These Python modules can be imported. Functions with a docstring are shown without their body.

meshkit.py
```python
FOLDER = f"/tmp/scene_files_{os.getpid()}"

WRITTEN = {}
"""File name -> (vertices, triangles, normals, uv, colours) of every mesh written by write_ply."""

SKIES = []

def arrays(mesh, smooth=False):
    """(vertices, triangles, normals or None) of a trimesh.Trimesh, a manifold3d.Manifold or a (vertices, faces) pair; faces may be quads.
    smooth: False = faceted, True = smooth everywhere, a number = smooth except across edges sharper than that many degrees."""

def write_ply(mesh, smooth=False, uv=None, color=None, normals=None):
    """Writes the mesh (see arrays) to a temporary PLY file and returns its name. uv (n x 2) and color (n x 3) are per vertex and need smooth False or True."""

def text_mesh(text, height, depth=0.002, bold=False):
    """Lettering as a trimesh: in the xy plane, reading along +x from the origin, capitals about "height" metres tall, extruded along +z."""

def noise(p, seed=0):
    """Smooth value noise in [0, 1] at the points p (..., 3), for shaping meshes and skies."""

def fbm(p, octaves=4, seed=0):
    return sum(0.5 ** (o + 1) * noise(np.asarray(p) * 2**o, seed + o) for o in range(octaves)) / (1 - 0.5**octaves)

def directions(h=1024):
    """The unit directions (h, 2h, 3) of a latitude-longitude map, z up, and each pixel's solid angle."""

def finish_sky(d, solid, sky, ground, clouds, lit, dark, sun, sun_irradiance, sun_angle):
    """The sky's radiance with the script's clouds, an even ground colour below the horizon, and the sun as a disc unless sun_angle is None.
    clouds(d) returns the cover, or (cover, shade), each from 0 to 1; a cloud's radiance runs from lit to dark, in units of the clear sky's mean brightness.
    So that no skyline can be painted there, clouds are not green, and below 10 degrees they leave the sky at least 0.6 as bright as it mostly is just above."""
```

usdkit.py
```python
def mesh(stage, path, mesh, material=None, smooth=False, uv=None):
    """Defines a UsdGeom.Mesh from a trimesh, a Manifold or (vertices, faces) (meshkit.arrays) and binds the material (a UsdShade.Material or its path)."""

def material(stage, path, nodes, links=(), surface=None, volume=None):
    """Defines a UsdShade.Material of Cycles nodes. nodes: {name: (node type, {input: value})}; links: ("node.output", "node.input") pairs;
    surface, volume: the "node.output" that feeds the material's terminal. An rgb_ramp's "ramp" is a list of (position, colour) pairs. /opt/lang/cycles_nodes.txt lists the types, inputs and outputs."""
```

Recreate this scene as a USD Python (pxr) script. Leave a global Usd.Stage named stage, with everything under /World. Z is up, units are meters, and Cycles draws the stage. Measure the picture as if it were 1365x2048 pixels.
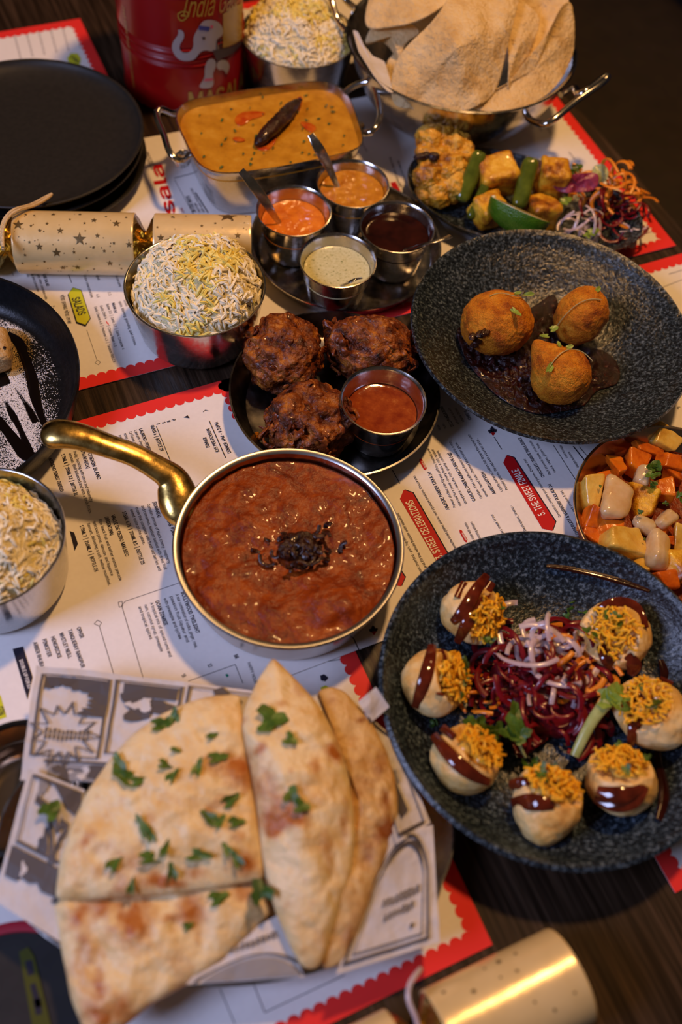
import math, glob, random
import numpy as np, trimesh, usdkit, meshkit
from pxr import Usd, UsdGeom, UsdLux, UsdShade, Gf, Sdf, Vt
from scipy.interpolate import CubicSpline
from scipy.spatial.transform import Rotation as Rn
from shapely.geometry import Polygon, box as sbox
from shapely.ops import unary_union

stage = Usd.Stage.CreateInMemory()
UsdGeom.SetStageUpAxis(stage, 'Z'); UsdGeom.SetStageMetersPerUnit(stage, 1.0)
UsdGeom.Xform.Define(stage, '/World'); UsdGeom.Scope.Define(stage, '/World/Looks')
rng = np.random.default_rng(7)

# ---------------------------------------------------------------- camera, light, exposure
TZ = 0.75                      # height of the table top above the floor; the coordinates below count from the table top
FPX, PITCH, ROLL, CH = 1886.06, 1.0129541, 0.13472642, 0.6
EXPOSURE, FSTOP = 0.0, 3.2
fwd = np.array([0, math.cos(PITCH), -math.sin(PITCH)]); _r = np.array([1., 0, 0]); _u = np.cross(_r, fwd)
CR = math.cos(ROLL) * _r + math.sin(ROLL) * _u; CU = -math.sin(ROLL) * _r + math.cos(ROLL) * _u
EYE = np.array([0, 0, CH])
def at(px, py, z=0.0):         # the point at height z above the table that the photograph shows at a pixel
    d = fwd + ((px - 682.5) / FPX) * CR - ((py - 1024) / FPX) * CU
    return EYE + d * ((z - CH) / d[2])
def pix(P):
    v = np.asarray(P, float) - EYE; w = v @ fwd
    return np.stack([682.5 + FPX * (v @ CR) / w, 1024 - FPX * (v @ CU) / w], -1)
def mat4(x, y, z, o):
    m = Gf.Matrix4d(1.0)
    for i, a in enumerate((x, y, z)): m.SetRow(i, Gf.Vec4d(*map(float, a), 0))
    m.SetRow(3, Gf.Vec4d(*map(float, o), 1)); return m
cam = UsdGeom.Camera.Define(stage, '/World/camera')
cam.AddTransformOp().Set(mat4(CR, CU, -fwd, EYE + [0, 0, TZ]))
cam.CreateHorizontalApertureAttr(24.0); cam.CreateVerticalApertureAttr(36.0); cam.CreateFocalLengthAttr(24.0 * FPX / 1365)
cam.CreateExposureAttr(EXPOSURE); cam.CreateClippingRangeAttr(Gf.Vec2f(0.01, 100))
cam.CreateFStopAttr(FSTOP); cam.CreateFocusDistanceAttr(float((at(700, 840, 0.03) - EYE) @ fwd))

def light(kind, name, pos, target, color, power, **size):
    l = getattr(UsdLux, kind).Define(stage, '/World/' + name)
    z = np.asarray(pos, float) - np.asarray(target, float); z /= np.linalg.norm(z)
    x = np.cross([0, 0, 1.], z); x /= np.linalg.norm(x)
    l.AddTransformOp().Set(mat4(x, np.cross(z, x), z, np.asarray(pos) + [0, 0, TZ]))
    l.CreateColorAttr(Gf.Vec3f(*color)); l.CreateIntensityAttr(power)
    for k, v in size.items(): getattr(l, f'Create{k.capitalize()}Attr')(v)
    return l
WARM, COOL = (1.0, 0.54, 0.20), (0.52, 0.60, 1.0)
light('DiskLight', 'pendant_lamp_light', (0.18, 0.88, 1.45), (.10, .50, 0), WARM, 430.0, radius=0.06)
light('DiskLight', 'second_pendant_light', (0.45, 1.95, 1.35), (0, .45, 0), WARM, 22.0, radius=0.09)
light('RectLight', 'window_light', (-1.00, -0.30, 1.05), (0, .42, 0), COOL, 20.0, width=0.5, height=0.5)
dome = UsdLux.DomeLight.Define(stage, '/World/room_glow'); dome.CreateColorAttr(Gf.Vec3f(1.0, .72, .5)); dome.CreateIntensityAttr(0.012)

# ---------------------------------------------------------------- materials
def pm(name, stops, sc=60, det=4, rough=.5, bump=(), metal=0, sss=0, coat=0, stretch=None, spec=.5, ro=.6, dist=0, rv=0, extra=None, trans=0, ior=1.5, kind='noise', sheen=0):
    """A principled material: colour from noise over a ramp, bumps as (scale, depth in metres)."""
    N = {'g': ('geometry', {}), 'p': ('principled_bsdf', dict(roughness=rough, metallic=metal, coat_weight=coat, specular_ior_level=spec, subsurface_weight=sss, subsurface_scale=.004, subsurface_radius=(1, .5, .25), transmission_weight=trans, ior=ior, sheen_weight=sheen))}
    L = []; src = 'g.position'
    if stretch:
        N['m0'] = ('mapping', dict(rotation=(0, 0, math.radians(stretch[3]))))
        N['m'] = ('mapping', dict(scale=stretch[:3])); L += [(src, 'm0.vector'), ('m0.vector', 'm.vector')]; src = 'm.vector'
    if len(stops) == 1: N['p'][1]['base_color'] = stops[0][1]
    else:
        if kind == 'noise': N['n'] = ('noise_texture', dict(scale=sc, detail=det, roughness=ro, distortion=dist)); o = 'n.fac'
        else: N['n'] = ('voronoi_texture', dict(scale=sc, feature=kind)); o = 'n.distance'
        N['c'] = ('rgb_ramp', dict(ramp=stops)); L += [(src, 'n.vector'), (o, 'c.fac'), ('c.color', 'p.base_color')]
        if rv:
            N['rm'] = ('map_range', dict(from_min=.35, from_max=.65, to_min=rough - rv, to_max=rough + rv, clamp=True)); L += [(o, 'rm.value'), ('rm.result', 'p.roughness')]
    prev = None
    for i, b in enumerate(bump):
        if len(b) > 2 and b[2] != 'noise': N[f'bn{i}'] = ('voronoi_texture', dict(scale=b[0], feature=b[2])); o = f'bn{i}.distance'
        else: N[f'bn{i}'] = ('noise_texture', dict(scale=b[0], detail=4, roughness=.55)); o = f'bn{i}.fac'
        N[f'b{i}'] = ('bump', dict(strength=1.0, distance=b[1])); L += [(src, f'bn{i}.vector'), (o, f'b{i}.height')]
        if prev: L.append((prev, f'b{i}.normal'))
        prev = f'b{i}.normal'
    if prev: L.append((prev, 'p.normal'))
    return usdkit.material(stage, f'/World/Looks/{name}', N, L, surface='p.BSDF')
def flat(name, c, rough=.6, **k): return pm(name, [(0, c)], rough=rough, **k)
M = {}
M['wood'] = pm('dark_wood', [(.30, (.008, .0042, .0022)), (.5, (.026, .0145, .008)), (.70, (.065, .037, .021))], sc=260, det=5, rough=.45, bump=((300, .0006),), stretch=(1, .035, 1, -30), ro=.6, rv=.08, spec=.22)
M['paper'] = pm('menu_paper', [(.3, (.80, .77, .74)), (.7, (.84, .81, .78))], sc=300, rough=.6, spec=.25)
M['red_ink'] = flat('red_print', (.78, .035, .03), .5, spec=.12); M['black_ink'] = flat('black_print', (.022, .02, .035), .6, spec=.12)
M['lime_ink'] = flat('lime_print', (.60, .62, .03), .5, spec=.12); M['deep_red_ink'] = flat('deep_red_print', (.50, .008, .012), .5, spec=.12)
M['white_ink'] = flat('white_print', (.85, .83, .8), .5, spec=.12); M['grey_ink'] = flat('grey_print', (.16, .15, .16), .6, spec=.12); M['green_ink'] = flat('green_print', (.02, .25, .16), .6, spec=.12)
M['steel'] = pm('stainless_steel', [(.3, (.50, .48, .46)), (.7, (.58, .56, .54))], sc=90, rough=.20, metal=1, bump=((500, .00003),), rv=.05)
M['steel_bright'] = flat('polished_steel', (.68, .66, .63), .12, metal=1)
M['dark_tin'] = pm('dark_pressed_tin', [(.3, (.10, .095, .09)), (.7, (.20, .19, .18))], sc=40, rough=.30, metal=1, rv=.08)
M['rim_steel'] = flat('rolled_steel_rim', (.60, .59, .58), .28, metal=1)
M['brass'] = pm('worn_brass', [(.3, (.62, .40, .10)), (.7, (.72, .50, .16))], sc=80, rough=.24, metal=1, bump=((60, .0004), (900, .00004)), rv=.06)
M['copper'] = pm('warm_steel', [(.3, (.46, .36, .28)), (.7, (.56, .45, .36))], sc=60, rough=.2, metal=1)
M['stone'] = pm('speckled_stoneware', [(.38, (.004, .006, .007)), (.50, (.013, .019, .022)), (.57, (.040, .056, .064)), (.68, (.15, .19, .205))], sc=430, det=3, rough=.22, ro=.7, bump=((420, .0006), (150, .0009)), spec=.6, coat=.12)
M['stone_b'] = pm('speckled_blue_stoneware', [(.38, (.004, .007, .011)), (.50, (.014, .023, .034)), (.57, (.042, .066, .092)), (.68, (.14, .19, .24))], sc=360, det=3, rough=.27, ro=.7, bump=((380, .0005), (150, .0005)), spec=.4)
M['black_plate'] = pm('matte_black_ceramic', [(.3, (.014, .013, .011)), (.7, (.020, .018, .015))], sc=200, rough=.5, bump=((700, .0001),), spec=.3)
M['black_gloss'] = pm('black_glazed_ceramic', [(.4, (.0045, .0045, .005)), (.7, (.009, .009, .010))], sc=300, rough=.33, bump=((500, .0002),), spec=.3)
M['gold_paper'] = pm('champagne_foil', [(.4, (.82, .61, .27)), (.6, (.88, .67, .32))], sc=30, rough=.26, metal=.22, bump=((25, .0008),), spec=.9)
M['gold_foil'] = pm('crumpled_gold_foil', [(.4, (.62, .42, .10)), (.6, (.75, .55, .18))], sc=30, rough=.2, metal=1, bump=((70, .003),))
M['star_foil'] = flat('dark_gold_foil', (.22, .15, .06), .3, metal=.6)
M['gold_cord'] = pm('gold_cord', [(.4, (.55, .38, .18)), (.6, (.8, .62, .36))], sc=900, rough=.4, bump=((1400, .0006),))
M['tin_red'] = pm('red_enamel', [(.3, (.26, .0026, .003)), (.7, (.29, .0034, .004))], sc=20, rough=.32, coat=.2, spec=.3)
M['tin_gold'] = flat('gold_enamel', (.36, .22, .03), .35, coat=.3); M['tin_white'] = flat('white_enamel', (.36, .33, .33), .35, coat=.3)
M['tin_blue'] = flat('blue_enamel', (.02, .04, .22), .35, coat=.3); M['tin_pink'] = flat('pink_enamel', (.6, .08, .16), .35); M['tin_dark'] = flat('dark_enamel', (.05, .03, .04), .4)
M['leather'] = pm('brown_leather', [(.3, (.022, .015, .011)), (.7, (.034, .023, .016))], sc=30, rough=.55, bump=((240, .0008),))
M['navy'] = pm('navy_leather', [(.3, (.006, .006, .010)), (.7, (.010, .010, .016))], sc=30, rough=.55, bump=((240, .0008),))
M['floor'] = pm('dark_floorboards', [(.3, (.012, .009, .007)), (.7, (.03, .022, .016))], sc=20, rough=.5, stretch=(1, .1, 1, 0))
M['wall'] = pm('dark_plaster', [(.3, (.016, .015, .016)), (.7, (.022, .02, .02))], sc=6, rough=.8, bump=((60, .002),))
M['rice'] = pm('white_rice', [(.4, (.90, .80, .52)), (.6, (.94, .88, .66))], sc=150, rough=.4, spec=.4)
M['rice_y'] = pm('saffron_rice', [(.35, (.86, .68, .12)), (.65, (.88, .78, .26))], sc=160, rough=.4)
M['rice_bed'] = pm('rice_underneath', [(.4, (.82, .68, .30)), (.6, (.88, .78, .46))], sc=90, rough=.6, bump=((600, .002),))
M['cumin'] = flat('cumin', (.05, .018, .012), .6)
M['curry'] = pm('curry_sauce', [(.26, (.045, .005, .001)), (.42, (.155, .018, .001)), (.58, (.27, .042, .002)), (.78, (.42, .10, .008))], sc=60, det=10, rough=.36, coat=.10, spec=.3, bump=((240, .0010), (900, .00025)), ro=.68, dist=1.2)
M['dal'] = pm('dal', [(.30, (.42, .17, .008)), (.55, (.56, .25, .014)), (.8, (.66, .35, .04))], sc=70, det=6, rough=.3, coat=.2, bump=((260, .0004),), sss=.1)
M['chili_oil'] = pm('chili_oil', [(.3, (.42, .03, .004)), (.7, (.62, .16, .01))], sc=120, rough=.15, coat=.6)
M['dry_chili'] = pm('dried_chili', [(.3, (.008, .003, .002)), (.7, (.045, .010, .005))], sc=140, rough=.32, coat=.25, bump=((160, .0024), (420, .001)), spec=.35)
M['orange_sauce'] = pm('orange_sauce', [(.35, (.62, .13, .008)), (.6, (.78, .22, .015))], sc=90, rough=.22, coat=.4, bump=((160, .001),))
M['mango'] = pm('mango_chutney', [(.3, (.44, .15, .008)), (.6, (.62, .26, .02)), (.8, (.7, .36, .05))], sc=110, rough=.15, coat=.6, bump=((200, .001),))
M['tamarind'] = pm('tamarind_sauce', [(.3, (.012, .002, .0015)), (.7, (.034, .006, .003))], sc=80, rough=.12, coat=.2, spec=.4, bump=((120, .0002),))
M['mint'] = pm('mint_yoghurt', [(.0, (.10, .13, .03)), (.30, (.16, .20, .05)), (.38, (.56, .54, .28)), (.7, (.66, .64, .38))], sc=420, det=2, rough=.25, coat=.3, bump=((90, .0005),))
M['chili_sauce'] = pm('sweet_chili_sauce', [(.3, (.19, .022, .004)), (.6, (.30, .055, .008)), (.75, (.42, .12, .02))], sc=130, rough=.1, coat=.6, bump=((150, .0003),))
M['chutney'] = pm('dark_berry_chutney', [(.3, (.006, .001, .001)), (.6, (.026, .0025, .002)), (.8, (.12, .008, .004))], sc=200, rough=.10, coat=.3, spec=.45, bump=((330, .0030),))
M['bhaji'] = pm('fried_onion', [(.30, (.014, .004, .002)), (.44, (.10, .018, .004)), (.56, (.26, .065, .009)), (.70, (.50, .18, .022))], sc=85, det=7, rough=.34, coat=.15, spec=.35, bump=((260, .002), (900, .0005)), ro=.6)
M['onion_fried'] = pm('browned_onion', [(.3, (.030, .006, .003)), (.5, (.16, .032, .007)), (.68, (.42, .13, .02))], sc=80, det=5, rough=.34, coat=.12, spec=.35, bump=((300, .0008),))
M['crumb'] = pm('fried_crumb', [(.24, (.10, .016, .001)), (.38, (.42, .10, .004)), (.54, (.76, .26, .010)), (.72, (.88, .42, .035))], sc=58, det=8, rough=.5, bump=((620, .0022), (1700, .0007)), ro=.72, sss=.08, spec=.3)
M['stem'] = flat('pale_stem', (.42, .40, .16), .4, sss=.2); M['herb'] = pm('green_herb', [(.3, (.022, .075, .006)), (.7, (.085, .19, .018))], sc=130, rough=.4, sss=.1, bump=((300, .0008),))
M['herb_dark'] = pm('dark_green_herb', [(.3, (.012, .05, .008)), (.7, (.05, .13, .02))], sc=130, rough=.4, bump=((300, .0008),))
M['cress'] = pm('bright_cress', [(.3, (.14, .26, .02)), (.7, (.28, .42, .05))], sc=130, rough=.4, sss=.2)
M['papad'] = pm('papad', [(.28, (.60, .36, .12)), (.48, (.78, .53, .22)), (.7, (.86, .64, .32))], sc=45, det=6, rough=.55, bump=((380, .0018), (110, .003)), sss=.1)
def bread(name, pale, mid, brown):
    N = {'g': ('geometry', {}), 'p': ('principled_bsdf', dict(roughness=.5, subsurface_weight=.12, subsurface_scale=.003, subsurface_radius=(1, .5, .25))), 'n': ('noise_texture', dict(scale=55, detail=6, roughness=.6)), 'c': ('rgb_ramp', dict(ramp=[(.30, mid), (.56, pale)])),
         't': ('attribute', dict(attribute='toast')), 'n2': ('noise_texture', dict(scale=210, detail=4)), 'ad': ('math', dict(math_type='multiply_add', value2=.55, value3=-.27)), 'su': ('math', dict(math_type='add', use_clamp=True)), 'r2': ('rgb_ramp', dict(ramp=[(0, (0, 0, 0)), (.12, (0, 0, 0)), (.9, (1, 1, 1))])), 'm': ('mix_color', dict(b=brown)),
         'b1n': ('noise_texture', dict(scale=170, detail=4)), 'b1': ('bump', dict(strength=1, distance=.0014)), 'b2n': ('noise_texture', dict(scale=60, detail=3)), 'b2': ('bump', dict(strength=1, distance=.002))}
    L = [('g.position', 'n.vector'), ('g.position', 'n2.vector'), ('g.position', 'b1n.vector'), ('g.position', 'b2n.vector'), ('n.fac', 'c.fac'), ('n2.fac', 'ad.value1'), ('ad.value', 'su.value1'), ('t.fac', 'su.value2'), ('su.value', 'r2.fac'), ('r2.color', 'm.fac'), ('c.color', 'm.a'), ('m.result', 'p.base_color'),
         ('b1n.fac', 'b1.height'), ('b2n.fac', 'b2.height'), ('b1.normal', 'b2.normal'), ('b2.normal', 'p.normal')]
    return usdkit.material(stage, '/World/Looks/' + name, N, L, surface='p.BSDF')
M['naan'] = bread('naan_bread', (.88, .66, .35), (.78, .47, .16), (.42, .12, .010)); M['naan_side'] = bread('toasted_naan', (.74, .48, .20), (.60, .30, .075), (.26, .07, .010))
M['char'] = pm('charred_spot', [(.3, (.16, .045, .012)), (.7, (.36, .14, .04))], sc=150, rough=.6)
M['news'] = pm('newsprint_paper', [(.35, (.56, .52, .48)), (.65, (.64, .60, .56))], sc=40, rough=.6, bump=((90, .0016),))
M['news_ink'] = flat('newsprint_ink', (.075, .062, .058), .6); M['news_grey'] = flat('newsprint_grey', (.26, .25, .25), .6)
M['paneer'] = pm('tandoori_paneer', [(.30, (.03, .009, .003)), (.40, (.34, .10, .008)), (.50, (.68, .33, .014)), (.66, (.86, .52, .04))], sc=48, det=7, rough=.36, coat=.15, bump=((260, .0014),), sss=.08)
M['cauli'] = pm('charred_cauliflower', [(.30, (.015, .005, .002)), (.40, (.32, .11, .006)), (.52, (.72, .34, .02)), (.68, (.88, .54, .10))], sc=50, det=7, rough=.36, coat=.15, bump=((240, .002),), sss=.08)
M['pepper'] = pm('green_pepper', [(.3, (.05, .075, .006)), (.7, (.13, .17, .015))], sc=60, rough=.16, coat=.5, bump=((90, .0006),))
M['lime'] = pm('lime_skin', [(.3, (.035, .12, .004)), (.7, (.09, .23, .010))], sc=50, rough=.3, bump=((900, .0004, 'f1'),)); M['lime_flesh'] = pm('lime_flesh', [(.3, (.50, .40, .16)), (.7, (.68, .62, .36))], sc=120, rough=.25, coat=.4); M['pith'] = flat('lime_pith', (.72, .72, .55), .5)
M['carrot'] = pm('carrot', [(.3, (.70, .17, .008)), (.7, (.82, .28, .02))], sc=110, rough=.35, sss=.2); M['beet'] = pm('beetroot', [(.3, (.085, .002, .006)), (.7, (.20, .005, .014))], sc=110, rough=.3, coat=.12, spec=.4)
M['onion'] = pm('pink_onion', [(.3, (.62, .42, .46)), (.7, (.72, .60, .58))], sc=110, rough=.25, sss=.4, coat=.3); M['radicchio'] = pm('radicchio', [(.4, (.20, .012, .05)), (.6, (.34, .05, .11))], sc=90, rough=.4)
M['sev'] = pm('sev', [(.3, (.86, .40, .012)), (.7, (.94, .54, .03))], sc=130, rough=.5, spec=.3)
M['puri'] = pm('puffed_puri', [(.25, (.50, .20, .03)), (.42, (.78, .46, .13)), (.62, (.90, .66, .30))], sc=55, det=6, rough=.42, bump=((140, .0010),), sss=.08)
M['drizzle'] = pm('tamarind_drizzle', [(.3, (.060, .008, .003)), (.7, (.15, .022, .007))], sc=120, rough=.1, coat=.5)
M['choc'] = flat('chocolate_sauce', (.004, .002, .0016), .14, spec=.35); M['sugar'] = flat('icing_sugar', (.80, .77, .74), .9); M['gold_dust'] = flat('cocoa_gold_dust', (.50, .36, .16), .8)
M['cake'] = pm('caramel_dessert', [(.3, (.42, .24, .08)), (.7, (.60, .40, .18))], sc=120, rough=.6, bump=((300, .002),))
M['potato'] = pm('roast_potato', [(.25, (.46, .20, .015)), (.45, (.70, .40, .05)), (.7, (.78, .54, .12))], sc=60, rough=.25, coat=.4, bump=((150, .0008),), sss=.1)
M['carrot_roast'] = pm('roast_carrot', [(.25, (.36, .05, .003)), (.5, (.70, .15, .006)), (.75, (.80, .24, .012))], sc=60, rough=.25, coat=.4, bump=((150, .0008),), sss=.1)
M['onion_roast'] = pm('roast_onion', [(.3, (.60, .34, .12)), (.7, (.76, .54, .30))], sc=60, rough=.15, coat=.5, sss=.4)
M['celery'] = pm('celery', [(.3, (.34, .40, .10)), (.7, (.52, .56, .22))], sc=90, rough=.3, sss=.3)
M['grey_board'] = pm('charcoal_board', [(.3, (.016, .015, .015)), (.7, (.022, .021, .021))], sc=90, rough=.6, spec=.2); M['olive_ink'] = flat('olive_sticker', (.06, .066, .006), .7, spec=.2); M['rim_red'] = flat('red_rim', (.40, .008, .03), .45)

# ---------------------------------------------------------------- shapes
def tm(v, f): return trimesh.Trimesh(np.asarray(v, float), np.asarray(f, int), process=False)
def join(*ms): return trimesh.util.concatenate([m for m in ms if m is not None])
def quads(nr, nc, wrap=True, off=0):
    i, j = np.meshgrid(np.arange(nr - 1), np.arange(nc if wrap else nc - 1), indexing='ij'); k = (j + 1) % nc
    q = np.stack([i * nc + j, i * nc + k, (i + 1) * nc + k, (i + 1) * nc + j], -1).reshape(-1, 4) + off
    return np.vstack([q[:, :3], q[:, [0, 2, 3]]])
def loft(rings, cap=(True, True)):
    """rings: list of (n,3) closed loops, joined in turn; ends capped to their centres."""
    n = len(rings[0]); v = np.vstack(rings); f = [quads(len(rings), n)]; e = []
    j = np.arange(n); k = (j + 1) % n
    if cap[0]: e.append(rings[0].mean(0)); f.append(np.stack([np.full(n, len(v)), k, j], 1))
    if cap[1]: f.append(np.stack([np.full(n, len(v) + len(e)), (len(rings) - 1) * n + j, (len(rings) - 1) * n + k], 1)); e.append(rings[-1].mean(0))
    return tm(np.vstack([v] + [np.array(e)] if e else [v]), np.vstack(f))
def lathe(prof, c=(0, 0, 0), n=96, cap=(False, False)):
    a = np.arange(n) * 2 * np.pi / n; ca, sa = np.cos(a), np.sin(a)
    m = loft([np.stack([r * ca, r * sa, np.full(n, z)], 1) for r, z in prof], cap); m.apply_translation(c); return m
def arc(c, r, a0, a1, n=6): return [(c[0] + r * math.cos(math.radians(t)), c[1] + r * math.sin(math.radians(t))) for t in np.linspace(a0, a1, n)]
def spline(pts, n, closed=False):
    p = np.asarray(pts, float)
    if closed: p = np.vstack([p, p[:1]])
    d = np.r_[0, np.cumsum(np.maximum(np.linalg.norm(np.diff(p, axis=0), axis=1), 1e-9) ** .6)]
    s = CubicSpline(d, p, bc_type='periodic' if closed else 'natural')
    t = np.linspace(0, d[-1], 8 * n + 1); q = s(t); L = np.r_[0, np.cumsum(np.linalg.norm(np.diff(q, axis=0), axis=1))]
    u = np.linspace(0, L[-1], n + 1)[:-1] if closed else np.linspace(0, L[-1], n)
    return np.stack([np.interp(u, L, q[:, k]) for k in range(p.shape[1])], 1)
def tube(pts, r, n=8, flat=1.0, seg=None, up=(0, 0, 1.), cap=True, closed=False):
    """A tube along points; r a number or one per point; flat squashes it along its normal."""
    p = np.asarray(pts, float); r = np.broadcast_to(np.asarray(r, float), (len(p),))
    if seg:
        q = spline(np.c_[p, r], seg, closed); p, r = q[:, :3], q[:, 3]
    t = np.gradient(p, axis=0) if not closed else np.roll(p, -1, 0) - np.roll(p, 1, 0)
    t /= np.linalg.norm(t, axis=1, keepdims=True) + 1e-12
    a = np.cross(t, np.broadcast_to(up, t.shape)); bad = np.linalg.norm(a, axis=1) < .05; a[bad] = np.cross(t[bad], [0, 1., .1])
    a /= np.linalg.norm(a, axis=1, keepdims=True); b = np.cross(a, t)
    th = np.arange(n) * 2 * np.pi / n
    rings = [p[i] + r[i] * (np.cos(th)[:, None] * a[i] + flat * np.sin(th)[:, None] * b[i]) for i in range(len(p))]
    if closed: rings.append(rings[0])
    m = loft(rings, (cap and not closed,) * 2)
    m.faces = m.faces[:, ::-1]; return m
def noise3(P, freq, seed=0, oct=3): return meshkit.fbm(np.asarray(P) * freq + 50, oct, seed) - .5
def blob(c, rad, rot=None, amp=.002, freq=60, sub=4, seed=0, power=1.0, ridge=0, oct=4):
    m = trimesh.creation.icosphere(subdivisions=sub); v = m.vertices.copy()
    if power != 1: v = np.sign(v) * np.abs(v) ** power; 
    v = v * np.asarray(rad); nrm = v / np.linalg.norm(v, axis=1, keepdims=True)
    d = amp * 2 * noise3(v + np.asarray(c) * 3 + seed, freq, seed, oct)
    if ridge: d += ridge * (0.5 - np.abs(noise3(v + seed * .37, freq * .7, seed + 9, 3)) * 5)
    v = v + nrm * d[:, None]
    if rot is not None: v = Rn.from_euler('xyz', rot, degrees=True).apply(v)
    return tm(v + np.asarray(c), m.faces)
def rbox(size, c=(0, 0, 0), rot=None, r=.2, amp=0, freq=80, seed=0, sub=4):
    """A box with rounded edges (r as a share of the smallest half side), slightly uneven."""
    h = np.asarray(size, float) / 2; m = trimesh.creation.box((2, 2, 2))
    for _ in range(sub): m = m.subdivide()
    m.merge_vertices(); v = m.vertices; q = r * h.min(); inner = np.clip(v * h, -(h - q), h - q); d = v * h - inner
    ln = np.linalg.norm(d, axis=1, keepdims=True); nn = np.where(ln > 1e-12, d / np.maximum(ln, 1e-12), v); v = inner + nn * q
    if amp: v = v + nn * (amp * 2 * noise3(v + seed * .71, freq, seed))[:, None]
    if rot is not None: v = Rn.from_euler('xyz', rot, degrees=True).apply(v)
    return tm(v + np.asarray(c), m.faces)
def sheet3d(b, c=None, th=.001, disp=None, nr=14, nb=120, edge=.0, dome=0.0, smooth=True):
    """A solid sheet over a closed 3D outline that its centre can see: the outline drawn in to the centre, displaced along its normal, th thick."""
    b = spline(b, nb, True) if smooth else np.asarray(b, float); nb = len(b)
    c = b.mean(0) if c is None else np.asarray(c, float)
    s = np.linspace(1, 0.02, nr)
    G = c + s[:, None, None] * (b - c)[None]
    w = np.roll(b, -1, 0) - b; nrm = np.cross(b - c, w).sum(0); nrm /= np.linalg.norm(nrm); nrm *= np.sign(nrm[2]) or 1
    G = G + nrm * (dome * (1 - s ** 2))[:, None, None]
    if disp is not None: G = G + nrm * disp(G)[..., None]
    prof = th * (1 - edge * s ** 6)[:, None, None]
    top = G; bot = G - nrm * prof
    rings = [top[i] for i in range(nr - 1, -1, -1)] + [bot[i] for i in range(nr)]
    m = loft(rings)
    if np.cross(b[0] - c, b[1] - c) @ nrm < 0: m.faces = m.faces[:, ::-1]
    return m
def disc(c, r, amp=.001, freq=60, seed=0, nr=24, nb=96, depth=.003, oct=4, extra=None, meniscus=.001):
    s = np.linspace(1, .01, nr); a = np.arange(nb) * 2 * np.pi / nb
    G = np.stack([s[:, None] * r * np.cos(a), s[:, None] * r * np.sin(a), np.zeros((nr, nb))], -1) + np.asarray(c)
    G[..., 2] += 2 * amp * noise3(G, freq, seed, oct) * (1 - s[:, None] ** 10) + meniscus * s[:, None] ** 12
    if extra is not None: G[..., 2] += extra(G)
    base = G[0] * [1, 1, 0] + [0, 0, c[2] - depth]
    return loft([G[i] for i in range(nr - 1, -1, -1)][::1] + [base], (True, True)).copy()
def fixn(m):
    m = m.copy(); trimesh.repair.fix_normals(m); return m
def poly_mesh(poly, z=0.0, th=.00004):
    """A flat print: a shapely shape in table coordinates, lying at height z."""
    ms = []
    for g in getattr(poly, 'geoms', [poly]):
        if g.area < 1e-10: continue
        v, f = trimesh.creation.triangulate_polygon(g, engine='earcut'); ms.append((v, f))
    V, F, k = [], [], 0
    for v, f in ms:
        n = np.cross(np.c_[v[f[:, 1]] - v[f[:, 0]], np.zeros(len(f))], np.c_[v[f[:, 2]] - v[f[:, 0]], np.zeros(len(f))])[:, 2]
        f = np.where(n[:, None] < 0, f[:, ::-1], f); V.append(np.c_[v, np.full(len(v), z)]); F.append(f + k); k += len(v)
    return tm(np.vstack(V), np.vstack(F))
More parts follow.
